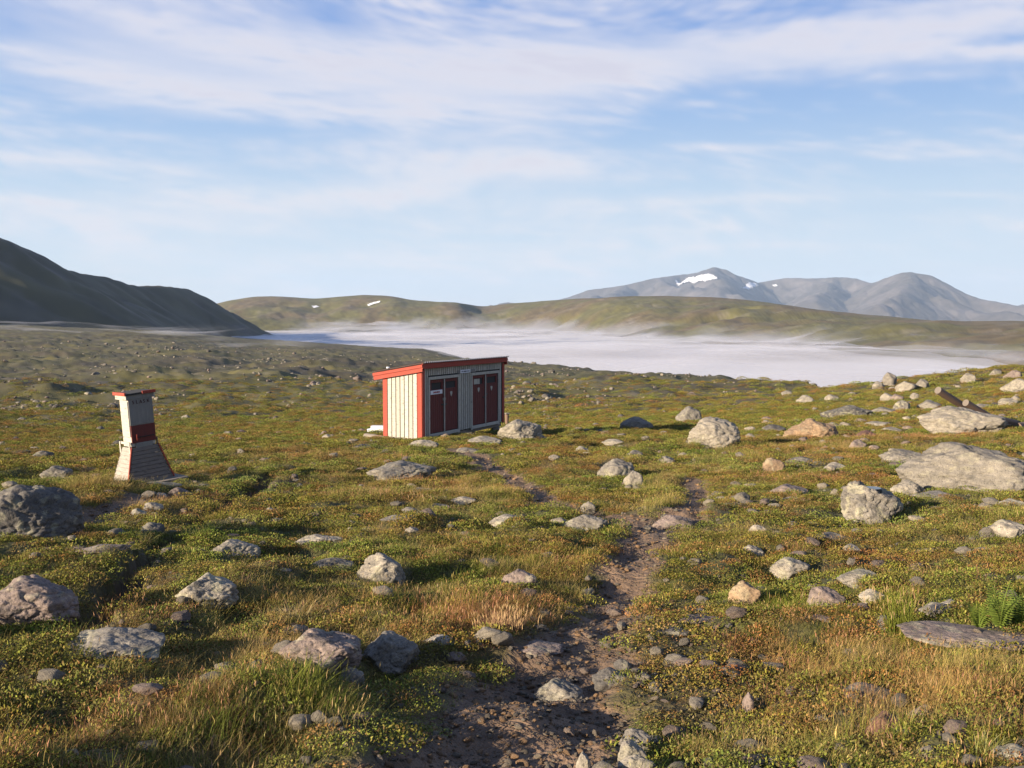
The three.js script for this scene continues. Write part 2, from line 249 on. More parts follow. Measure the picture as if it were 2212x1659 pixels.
// ---------------------------------------------------------------- hills and mountains: ridges given as [u, v, distance]
const ridge = (list) => list.map(([u, v, r]) => { const p = at(u, v, r); return [p.x, -p.z, p.y]; });
function crest(ridges, x, f, k, soft) { // the height that ridges falling off on both sides give
  let best = -1e9;
  for (const R of ridges) for (let i = 0; i < R.length - 1; i++) {
    const a = R[i], b = R[i + 1], dx = b[0] - a[0], df = b[1] - a[1], t = clamp(((x - a[0]) * dx + (f - a[1]) * df) / (dx * dx + df * df), 0, 1);
    const d = Math.hypot(x - a[0] - dx * t, f - a[1] - df * t), h = a[2] + (b[2] - a[2]) * t - k * (d * d / (d + soft)) / (1 + d / 6000);
    if (h > best) best = h;
  }
  return best;
}
function relief(name, label, uFrom, uTo, step, r0, r1, rows, height, tone, rough = 0.95) {
  const n = Math.round((uTo - uFrom) / step), pos = new Float32Array((n + 1) * (rows + 1) * 3), col = new Float32Array(pos.length), idx = [], c = [0, 0, 0];
  for (let i = 0; i <= rows; i++) for (let j = 0; j <= n; j++) {
    const k = (i * (n + 1) + j) * 3, u = uFrom + (uTo - uFrom) * j / n, az = azOf(u), t = i / rows, lo = typeof r0 === 'function' ? r0(u) : r0, hi = typeof r1 === 'function' ? r1(u) : r1, r = lo * Math.pow(hi / lo, t), x = r * Math.sin(az), f = r * Math.cos(az);
    pos[k] = x; pos[k + 1] = height(x, f, u, r); pos[k + 2] = -f; tone(x, f, pos[k + 1], c); col.set(c, k);
  }
  for (let i = 0; i < rows; i++) for (let j = 0; j < n; j++) { const a = i * (n + 1) + j; idx.push(a, a + 1, a + n + 1, a + 1, a + n + 2, a + n + 1); }
  const g = new THREE.BufferGeometry(); g.setAttribute('position', new THREE.BufferAttribute(pos, 3)); g.setAttribute('color', new THREE.BufferAttribute(col, 3)); g.setIndex(idx); g.computeVertexNormals();
  return structure(name, g, new THREE.MeshStandardMaterial({ vertexColors: true, roughness: rough }), label);
}
// the dark mountain on the left: its ridge runs away from the camera, so that the side seen here is turned from the sun
const DARK = [ridge([[-1500, 520, 2300], [-700, 430, 2350], [-420, 420, 2300], [-200, 440, 2250], [-60, 488, 2250], [0, 515, 2300], [20, 522, 2350], [45, 541, 2400], [85, 561, 2500], [130, 578, 2600], [165, 590, 2700], [200, 592, 2800], [232, 600, 2900], [270, 613, 3000], [305, 617, 3100], [345, 615, 3200], [398, 622, 3400], [430, 637, 3500], [462, 660, 3600], [500, 688, 3750], [540, 714, 3900], [600, 736, 4150], [690, 760, 4600], [780, 790, 5000]])];
const crestDrop = (x, f, b) => { let best = 1e9, h = 0; for (const q of DARK[0]) { const d = (x - q[0]) ** 2 + (f - q[1]) ** 2; if (d < best) { best = d; h = q[2]; } } return h - b; };
const darkHeight = (x, f) => {
  const n = fbm2(x * 0.0022 + 3, f * 0.0022, 5, 0.52), b = crest(DARK, x, f, 0.62, 25);
  const gul = 1 - Math.abs(n2(x * 0.0035 + 0.4 * n, f * 0.0055)); return b + (11 * n - 14 * gul * gul * gul * gul) * smooth(4, 60, crestDrop(x, f, b)) + 3.5 * fbm2(x * 0.012, f * 0.012, 3) - 2;
};
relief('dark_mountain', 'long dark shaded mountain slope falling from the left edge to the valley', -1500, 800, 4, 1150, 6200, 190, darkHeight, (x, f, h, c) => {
  const k = 0.75 + 0.3 * fbm2(x * 0.01, f * 0.01, 3), s = smooth(0.2, 0.7, fbm2(x * 0.006 + 9, f * 0.006, 4)); for (let i = 0; i < 3; i++) c[i] = k * lerp([0.074, 0.068, 0.030][i], [0.115, 0.105, 0.09][i], s * 0.5);  // slope colour kept darker than the brown hill, painting in part of its shade
});
// the brown hill across the valley
const HILL = [[-200, 700, 7000, 5200], [380, 690, 6500, 5200], [470, 656, 6000, 4900], [560, 641, 5800, 4800], [680, 644, 5600, 4700], [740, 640, 5500, 4650], [800, 637, 5400, 4600], [850, 640, 5300, 4550], [905, 650, 5200, 4500], [985, 653, 5000, 4400], [1045, 661, 5300, 4400], [1110, 655, 5100, 4250], [1235, 645, 4700, 3650], [1310, 642, 4400, 3200], [1400, 640, 4200, 2850], [1480, 640, 4050, 2700], [1560, 643, 3900, 2500], [1660, 655, 3700, 2300], [1800, 673, 3400, 1980], [2000, 690, 2950, 1720], [2212, 696, 2550, 1420], [2600, 705, 2300, 1150], [3200, 715, 2200, 1100]];
const along = (T, u, k) => { let i = 0; while (i < T.length - 2 && u > T[i + 1][0]) i++; const a = T[i], b = T[i + 1], t = clamp((u - a[0]) / (b[0] - a[0]), 0, 1), p = T[Math.max(0, i - 1)], q = T[Math.min(T.length - 1, i + 2)], m0 = (b[k] - p[k]) / (b[0] - p[0]) * (b[0] - a[0]), m1 = (q[k] - a[k]) / (q[0] - a[0]) * (b[0] - a[0]), t2 = t * t, t3 = t2 * t; return (2 * t3 - 3 * t2 + 1) * a[k] + (t3 - 2 * t2 + t) * m0 + (-2 * t3 + 3 * t2) * b[k] + (t3 - t2) * m1; };
const FOGH = -45 + EYE;
const hillHeight = (x, f, u, r) => {
  const v = along(HILL, u, 1), R = along(HILL, u, 2), B = along(HILL, u, 3), top = EYE + R * sight(u, v).tan;
  let h;
  if (r < B) h = FOGH - 120 * (1 - Math.pow(clamp((r - B * 0.6) / (B * 0.4), 0, 1), 0.9));
  else if (r < R) { const t = (r - B) / (R - B); h = lerp(FOGH, top, 1 - Math.pow(1 - t, 1.55)); }
  else h = top - Math.pow((r - R) / 1500, 1.6) * 120;
  const e = smooth(B * 0.85, B * 1.05, r) * (1 - 0.8 * Math.exp(-Math.pow((r - R) / 350, 2)));
  const w = fbm2(x * 0.0028 + 5, f * 0.0028, 5, 0.55), gully = 1 - Math.abs(n2(x * 0.004 + 0.3 * n2(x * 0.003, f * 0.003), f * 0.0022));
  let hh = h + e * (15 * w - 7 * gully * gully * gully + 1.6 * fbm2(x * 0.010, f * 0.010, 2));
  // a notch with a dark bluff, and small ravines
  for (const [bu, bv, wd, dp] of BLUFFS) { const dx = x - bu, df = f - bv; const q = (dx * dx + df * df) / (wd * wd); if (q < 6) hh -= dp * Math.exp(-q); }
  return hh;
};
const BLUFFS = [[1560, 714, 2950, 48, 44], [1600, 702, 3120, 42, 36], [1215, 672, 3950, 60, 22], [795, 662, 5050, 70, 30], [620, 672, 5300, 70, 22], [700, 678, 5150, 80, 24], [1010, 690, 4500, 70, 20], [2150, 740, 1750, 50, 10]].map(([u, v, r, w, d]) => { const p = at(u, v, r); return [p.x, -p.z, w, d]; });
relief('brown_hill', 'long rounded brown and green hill across the fog-filled valley', 250, 3200, 3.2, (u) => along(HILL, u, 3) * 0.62, (u) => along(HILL, u, 2) + 1400, 200, hillHeight, (x, f, h, c) => {
  const k = 0.86 + 0.34 * fbm2(x * 0.03, f * 0.03, 3), s = smooth(-0.35, 0.5, fbm2(x * 0.0035 + 9, f * 0.0035, 4)), q = smooth(0.42, 0.75, fbm2(x * 0.012 + 20, f * 0.012, 4));
  for (let i = 0; i < 3; i++) c[i] = k * lerp(lerp([0.100, 0.092, 0.026][i], [0.112, 0.082, 0.036][i], s), [0.20, 0.17, 0.14][i], q * 0.4);
});
// the far blue mountains
const FAR = [
  ridge([[1180, 655, 23560], [1235, 641, 23095], [1270, 626, 22630], [1350, 616, 22165], [1425, 600, 22320], [1462, 594, 23095], [1482, 592, 23250], [1510, 588, 23095], [1522, 583, 22630], [1540, 577, 22165], [1560, 581, 22088], [1600, 597, 22165], [1645, 611, 22785], [1665, 606, 22785], [1700, 600, 22785], [1800, 598, 22320], [1850, 601, 21855], [1885, 612, 21235]]),
  ridge([[1885, 612, 21235], [1920, 600, 20150], [1950, 590, 19685], [1970, 587, 19530], [2003, 594, 19530], [2030, 610, 19530], [2080, 632, 19375], [2120, 645, 19065], [2170, 655, 18755], [2212, 661, 18600], [2300, 668, 18290], [2500, 660, 19375]]),
  ridge([[1540, 577, 22165], [1550, 590, 21080], [1556, 608, 19995], [1540, 636, 18290]]), ridge([[1425, 600, 22320], [1440, 615, 21080], [1500, 620, 19840], [1600, 640, 18290]]),
  ridge([[1800, 598, 22320], [1790, 620, 20460], [1760, 640, 18600]]), ridge([[1970, 587, 19530], [1966, 606, 18445], [1950, 632, 17050], [1900, 660, 15965]]), ridge([[2030, 640, 17670], [2120, 668, 17050], [2230, 678, 16275], [2400, 680, 15500]]),
  ridge([[1000, 664, 20150], [1045, 658, 19375], [1095, 652, 18600], [1112, 652, 18600], [1150, 662, 19065]]), ridge([[1350, 616, 22165], [1330, 632, 20615], [1250, 645, 19220]]), ridge([[2200, 668, 24800], [2212, 655, 24800], [2260, 645, 24800], [2400, 640, 25575]]),
];
const farHeight = (x, f) => {
  const wx = x + 190 * n2(x * 0.0007, f * 0.0007 + 8), wf = f + 190 * n2(x * 0.0007 + 30, f * 0.0007), b = crest(FAR, x, f, 0.72, 150), b2 = crest(FAR, wx, wf, 0.72, 150);
  const g = fbm2(x * 0.00135, f * 0.00135, 5, 0.55), gully = 1 - Math.abs(n2(x * 0.0022, f * 0.0013));
  return lerp(b, b2, 0.5) + (44 * g - 34 * gully * gully * gully * gully) * smooth(30, 260, Math.abs(crestGap(x, f))) + 7 * fbm2(x * 0.007, f * 0.007, 2);
};
const crestGap = (x, f) => { let d = 1e9; for (let k = 0; k < 2; k++) { const R = FAR[k]; for (let i = 0; i < R.length - 1; i++) { const a = R[i], b = R[i + 1], dx = b[0] - a[0], df = b[1] - a[1], t = clamp(((x - a[0]) * dx + (f - a[1]) * df) / (dx * dx + df * df), 0, 1); d = Math.min(d, Math.hypot(x - a[0] - dx * t, f - a[1] - df * t)); } } return d; };
const farRange = relief('far_mountains', 'hazy blue mountain range with two summits beyond the brown hill', 950, 2560, 2.6, 15200, 26000, 170, farHeight, (x, f, h, c) => {
  const s = smooth(-0.3, 0.5, fbm2(x * 0.0014, f * 0.0014, 4)), k = 0.85 + 0.25 * fbm2(x * 0.0065, f * 0.0065, 2); for (let i = 0; i < 3; i++) c[i] = k * lerp([0.070, 0.060, 0.052][i], [0.115, 0.098, 0.090][i], s);
});
// snow lies on the slopes as sheets of its own: outlines in picture points, laid on the slope that the sight line meets
function meet(height, u, v, r0, r1) { const s = sight(u, v), sx = Math.sin(s.az), sf = Math.cos(s.az); let r = r0; const st = (r1 - r0) / 500; for (; r < r1; r += st) if (EYE + r * s.tan < height(r * sx, r * sf, u, r)) break; return { x: r * sx, f: r * sf, u, r, hit: r < r1 }; }
const snowMaterial = std(0.60, 0.61, 0.64, 0.9);
function snow(parent, height, outline, r0, r1, lift, name = 'snow_patch') {
  const q = outline.map(([u, v]) => meet(height, u, v, r0, r1)), shape = q.map((p) => new THREE.Vector2(p.x, p.f));
  const lo = [Math.min(...q.map((p) => p.x)), Math.min(...q.map((p) => p.f))], hi = [Math.max(...q.map((p) => p.x)), Math.max(...q.map((p) => p.f))], N = 44, pos = [], idx = [], id = new Map();
  const inside = (x, f) => { let c = false; for (let i = 0, j = shape.length - 1; i < shape.length; j = i++) { const a = shape[i], b = shape[j]; if ((a.y > f) !== (b.y > f) && x < (b.x - a.x) * (f - a.y) / (b.y - a.y) + a.x) c = !c; } return c; };
  const vert = (i, j) => { const k = i * 1000 + j; if (!id.has(k)) { const x = lerp(lo[0], hi[0], i / N), f = lerp(lo[1], hi[1], j / N), u = PW / 2 + FOC * x / f; id.set(k, pos.length / 3); pos.push(x, height(x, f, u, Math.hypot(x, f)) + lift, -f); } return id.get(k); };
  const dx = (hi[0] - lo[0]) / N, df = (hi[1] - lo[1]) / N;
  for (let i = 0; i < N; i++) for (let j = 0; j < N; j++) { const x = lo[0] + (i + 0.5) * dx, f = lo[1] + (j + 0.5) * df; if (inside(x + dx * 1.6 * n2(i * 0.7, j * 0.7), f + df * 1.6 * n2(i * 0.7 + 9, j * 0.7))) { const a = vert(i, j), b = vert(i + 1, j), c = vert(i, j + 1), d = vert(i + 1, j + 1); idx.push(a, b, c, b, d, c); } }
  if (!idx.length) { console.log('no snow', outline[0]); return; }
  const g = new THREE.BufferGeometry(); g.setAttribute('position', new THREE.Float32BufferAttribute(pos, 3)); g.setIndex(idx); g.computeVertexNormals();
  const m = mesh(name, g, snowMaterial, parent); return m;
}
snow(farRange, farHeight, [[1458, 606], [1490, 601], [1512, 598], [1528, 594], [1538, 596], [1550, 604], [1525, 611], [1495, 614], [1462, 617]], 17800, 25600, 26, 'glacier');
snow(farRange, farHeight, [[1600, 622], [1612, 617], [1638, 617], [1632, 622], [1612, 626]], 17800, 25600, 20);
snow(farRange, farHeight, [[1668, 618], [1676, 616], [1680, 619], [1670, 621]], 17800, 25600, 20);
const hillMesh = scene.getObjectByName('brown_hill');
snow(hillMesh, hillHeight, [[793, 660], [808, 654], [821, 651], [821, 654], [808, 658], [796, 663]], 4300, 6000, 3);
snow(hillMesh, hillHeight, [[673, 662], [684, 661], [690, 664], [678, 667]], 4300, 6000, 3);
console.log('hills', performance.now() | 0);

// ---------------------------------------------------------------- fog in the valley: soft level layers, denser below
function fogLayer(name, label, uFrom, uTo, step, rFrom, rTo, rows, height, alpha) {
  const n = Math.round((uTo - uFrom) / step), pos = [], col = [], idx = [];
  for (let i = 0; i <= rows; i++) for (let j = 0; j <= n; j++) { const az = azOf(uFrom + (uTo - uFrom) * j / n), r = rFrom * Math.pow(rTo / rFrom, i / rows), x = r * Math.sin(az), f = r * Math.cos(az); pos.push(x, height(x, f, r), -f); col.push(1, 1, 1, clamp(alpha(x, f, r, uFrom + (uTo - uFrom) * j / n), 0, 1)); }
  for (let i = 0; i < rows; i++) for (let j = 0; j < n; j++) { const a = i * (n + 1) + j; idx.push(a, a + 1, a + n + 1, a + 1, a + n + 2, a + n + 1); }
  const g = new THREE.BufferGeometry(); g.setAttribute('position', new THREE.Float32BufferAttribute(pos, 3)); g.setAttribute('color', new THREE.Float32BufferAttribute(col, 4)); g.setIndex(idx); g.setAttribute('normal', new THREE.Float32BufferAttribute(pos.map((_, i) => i % 3 === 1 ? 1 : 0), 3));
  const o = mesh(name, g, fogMaterial); return tag(o, label, 'fog', null, 'stuff');
}
const fogMaterial = std(0.82, 0.80, 0.80, 1, { vertexColors: true, transparent: true, side: THREE.DoubleSide });
const billow = (x, f, k) => { const r = Math.hypot(x, f), q = 1 - Math.abs(n2(x * 0.0042, f * 0.0026)), q2 = 1 - Math.abs(n2(x * 0.0105 + 9, f * 0.0066)); return (3.2 + 0.9 * k) * smooth(900, 1900, r) * (1.5 * q * q + 0.6 * q2 - 1.1); };
const swell = (x, f) => 4.2 * fbm2(x * 0.0024, f * 0.0013, 2) * smooth(500, 1500, Math.hypot(x, f));
fogLayer('valley_fog', 'dense white fog bank filling the valley below the moor', 500, 3300, 8, 420, 7600, 150, (x, f) => FOGH - 22 + swell(x, f), () => 1);
[[-12, 0.7], [-8, 0.6], [-5, 0.48], [-1, 0.36], [3, 0.24]].forEach(([dy, a], k) => fogLayer('fog_veil', ['lowest thin veil lying over the valley fog bank', 'second thin veil over the valley fog bank', 'third thin veil above the valley fog bank', 'fourth thin veil above the valley fog bank', 'topmost torn veil above the valley fog bank'][k], 500, 3300, 6, 480, 7600, 220,
  (x, f) => FOGH - 4 + dy + 0.7 * swell(x + 300 * k, f) + billow(x + 170 * k, f + 90 * k, k), (x, f) => a * smooth(-1.5 + k * 0.36, 0.3 + k * 0.12, 0.25 + fbm2(x * 0.0019 + k * 7, f * 0.0011, 3))));
// shreds of fog that climb the far slope
[[6, 0.80, 0.0070, 3], [14, 0.45, 0.0125, 11]].forEach(([lift, a, reach, seed], k) => {
  const n = 640, rows = 70, pos = [], col = [], idx = [], up3 = [];
  for (let i = 0; i <= rows; i++) for (let j = 0; j <= n; j++) {
    const u = lerp(560, 3000, j / n), az = azOf(u), B = along(HILL, u, 3), r = lerp(B * 0.93, B + 0.62 * (along(HILL, u, 2) - B), i / rows), x = r * Math.sin(az), f = r * Math.cos(az), h = hillHeight(x, f, u, r);
    const up = ((h - EYE) / r - (FOGH - 16 - EYE) / B) / reach + 0.6 * fbm2(x * 0.0036 + seed, f * 0.0020, 4, 0.55) + 0.1;
    pos.push(x, h + lift, -f); up3.push(0, 1, 0); col.push(1, 1, 1, a * smooth(1.15, 0.0, up) * smooth(0, 0.15, i / rows) * smooth(1, 0.85, i / rows) * smooth(590, 800, u));
  }
  for (let i = 0; i < rows; i++) for (let j = 0; j < n; j++) { const q = i * (n + 1) + j; idx.push(q, q + 1, q + n + 1, q + 1, q + n + 2, q + n + 1); }
  const g = new THREE.BufferGeometry(); g.setAttribute('position', new THREE.Float32BufferAttribute(pos, 3)); g.setAttribute('color', new THREE.Float32BufferAttribute(col, 4)); g.setAttribute('normal', new THREE.Float32BufferAttribute(up3, 3)); g.setIndex(idx);
  tag(mesh('hillside_mist', g, fogMaterial), ['dense ragged fog edge creeping up the foot of the brown hill', 'thin torn fog shreds above the ragged edge on the brown hill'][k], 'fog', null, 'stuff');
});
// thin mist lying on the moor to the left
[[120, 708, 420, 1250, 190], [330, 716, 300, 1150, 160], [520, 733, 150, 1000, 120], [610, 741, 90, 1050, 100], [780, 700, 160, 4300, 420]].forEach(([u, v, wu, r, wr], k) => {
  const c = at(u, v, r), far = r > 3000;
  fogLayer('mist_wisp', ['thin mist streak at the foot of the dark mountain', 'thin mist streak on the moor right of the dark mountain foot', 'small mist puff on the moor above the waste bin', 'faint mist streak on the moor left of the fog bank', 'mist shred drifting up the brown hill above the fog bank'][k], u - wu, u + wu, wu / 24, r - wr * 2, r + wr * 2, 40, (x, f) => c.y + (far ? 14 : 7) * fbm2(x * 0.006, f * 0.006, 3),
    (x, f, rr, uu) => { const q = Math.pow((uu - u) / wu * 1.9, 2) + Math.pow((rr - r) / wr, 2); return (far ? 0.4 : 0.24) * Math.exp(-q) * smooth(-0.4, 0.6, fbm2(x * (far ? 0.004 : 0.010), f * 0.007, 3)) * smooth(4.2, 2.5, q); });
});
scene.fog = new THREE.FogExp2(new THREE.Color().setRGB(0.55, 0.72, 1.0), 0.000021);
console.log('fog', performance.now() | 0);

// ---------------------------------------------------------------- rocks
function boxUv(g, k = 1) { // uv in metres from the side a face looks to
  const n = g.toNonIndexed(), p = n.attributes.position, uv = new Float32Array(p.count * 2), a = new THREE.Vector3(), b = new THREE.Vector3(), c = new THREE.Vector3();
  for (let i = 0; i < p.count; i += 3) {
    a.fromBufferAttribute(p, i); b.fromBufferAttribute(p, i + 1); c.fromBufferAttribute(p, i + 2);
    const m = b.clone().sub(a).cross(c.clone().sub(a)), x = Math.abs(m.x), y = Math.abs(m.y), z = Math.abs(m.z);
    [a, b, c].forEach((q, j) => { const [s, t] = y >= x && y >= z ? [q.x, q.z] : x >= z ? [q.z, q.y] : [q.x, q.y]; uv[(i + j) * 2] = s * k; uv[(i + j) * 2 + 1] = t * k; });
  }
  n.setAttribute('uv', new THREE.BufferAttribute(uv, 2)); return n;
}
const sphereCache = new Map();
function sphere(detail) { if (!sphereCache.has(detail)) { const g = new THREE.IcosahedronGeometry(1, detail); g.deleteAttribute('uv'); g.deleteAttribute('normal'); sphereCache.set(detail, mergeVertices(g, 1e-5)); } return sphereCache.get(detail); }
const ROCKTONE = { g: [0.165, 0.145, 0.120], w: [0.225, 0.195, 0.155], d: [0.09, 0.080, 0.070], o: [0.22, 0.145, 0.085], p: [0.175, 0.132, 0.112], r: [0.11, 0.055, 0.04] };
// sx, sy, sz: half sizes; sharp: 0 rounded .. 1 angular; tone letter; lichen share
function rockShape(seed, sx, sy, sz, detail, sharp, tone, lichen = 0.4, lean = 0) {
  const r = rng(seed * 7919 + 13), base = sphere(detail), p = base.attributes.position, planes = [], o1 = r() * 50, o2 = r() * 50;
  const count = 9 + Math.floor(r() * 5);
  for (let i = 0; i < count; i++) { const y = 1 - 2 * (i + 0.5) / count, a = i * 2.4 + r() * 1.1, q = Math.sqrt(1 - y * y); planes.push([q * Math.cos(a), y + 0.3 * (r() - 0.5), q * Math.sin(a), 0.74 + 0.26 * r()]); }
  for (const q of planes) { const l = Math.hypot(q[0], q[1], q[2]); q[0] /= l; q[1] /= l; q[2] /= l; }
  const pos = new Float32Array(p.count * 3), col = new Float32Array(p.count * 3), t = ROCKTONE[tone], big = Math.max(sx, sy, sz);
  const hard = lerp(7, 40, sharp);
  for (let i = 0; i < p.count; i++) {
    const x = p.getX(i), y = p.getY(i), z = p.getZ(i); let s = Math.pow(0.9, hard) * 0 + 1e-9;
    for (const q of planes) { const d = x * q[0] + y * q[1] + z * q[2]; if (d > 0) s += Math.pow(d / q[3], hard); }
    let rr = Math.pow(s, -1 / hard);
    const cr = 1 - Math.abs(fbm3(x * 2.1 + o2, y * 3.2 + o1, z * 2.1, 2)), st = Math.abs(((y * 3.1 + 0.5 * x + 0.6 * fbm3(x * 1.3 + o1, y, z * 1.3, 2)) % 1 + 1) % 1 - 0.5);
    rr = Math.min(rr, 1.15) * (1 + 0.09 * fbm3(x * 1.7 + o1, y * 1.7, z * 1.7 + o2, 3) + 0.022 * fbm3(x * 6 + o2, y * 6, z * 6, 3) - 0.075 * Math.pow(Math.max(0, cr), 9) - (sharp > 0.55 ? 0.026 : 0.006) * smooth(0.07, 0.0, st) + (detail > 12 ? 0.016 * fbm3(x * 19 + o1, y * 19, z * 19, 2) : 0));
    let X = x * rr * sx, Y = y * rr * sy, Z = z * rr * sz; X += lean * Y;
    pos[i * 3] = X; pos[i * 3 + 1] = Y; pos[i * 3 + 2] = Z;
    const k = 4.5, m = fbm3(X * k + o1, Y * k, Z * k + o2, 4, 0.6), m2 = fbm3(X * 14 + o2, Y * 14, Z * 14 + o1, 3, 0.65), l1 = smooth(0.25, 0.45, fbm3(X * 7 + 20 + o1, Y * 7, Z * 7, 3) + lichen * 0.4 - 0.12), l2 = smooth(0.28, 0.5, fbm3(X * 9 + 60 + o2, Y * 9, Z * 9 + 5, 3) + lichen * 0.3 - 0.1), band = 0.06 * Math.sin((Y * 2 + X * 0.5) * 26 / Math.max(0.4, big) + 4 * m);
    for (let c = 0; c < 3; c++) { let v = t[c] * (1 + 0.30 * m + 0.26 * m2 + band); v = lerp(v, [0.34, 0.31, 0.205][c], l1 * lichen * 0.8); v = lerp(v, [0.05, 0.047, 0.042][c], l2 * lichen * 0.85); col[i * 3 + c] = Math.min(0.95, Math.max(0.02, v) * 1.5); }
  }
  for (let c = 0, S = [sx, sy, sz]; c < 3; c++) { let lo = 1e9, hi = -1e9; for (let i = c; i < pos.length; i += 3) { lo = Math.min(lo, pos[i]); hi = Math.max(hi, pos[i]); } const k = 2 * S[c] / (hi - lo), m = (hi + lo) / 2; for (let i = c; i < pos.length; i += 3) pos[i] = (pos[i] - m) * k; }
  let g = new THREE.BufferGeometry(); g.setAttribute('position', new THREE.BufferAttribute(pos, 3)); g.setAttribute('color', new THREE.BufferAttribute(col, 3)); g.setIndex(base.index); g.computeVertexNormals();
  return boxUv(g, 2.2);
}
// mineral grain and crusts of lichen, pale and black, multiplied onto the stone's own tone
const rockGrain = (() => { const S = 512, d = new Uint8Array(S * S * 4), enc = (v) => 255 * Math.pow(clamp(v, 0, 1), 1 / 2.2); for (let y = 0; y < S; y++) for (let x = 0; x < S; x++) { const u = x / S, v = y / S, i = (y * S + x) * 4, a = wrapN(u, v, 60, 2), b = smooth(0.30, 0.42, wrapN(u + 0.3, v, 26, 3)), c = smooth(0.26, 0.40, wrapN(u, v + 0.4, 34, 3)), q = 0.66 + 0.34 * a; for (let k = 0; k < 3; k++) d[i + k] = enc(lerp(lerp(q, [0.24, 0.24, 0.25][k], b * 0.85), [1, 0.98, 0.84][k], c * 0.75)); d[i + 3] = 255; } const t = new THREE.DataTexture(d, S, S); t.colorSpace = THREE.SRGBColorSpace; t.magFilter = THREE.LinearFilter; t.wrapS = t.wrapT = THREE.RepeatWrapping; t.needsUpdate = true; return t; })();
const rockMaterial = new THREE.MeshStandardMaterial({ map: rockGrain, vertexColors: true, roughness: 0.92, bumpMap: rockBump, bumpScale: 0.012 });
const TAKEN = []; // footprints, kept free of plants
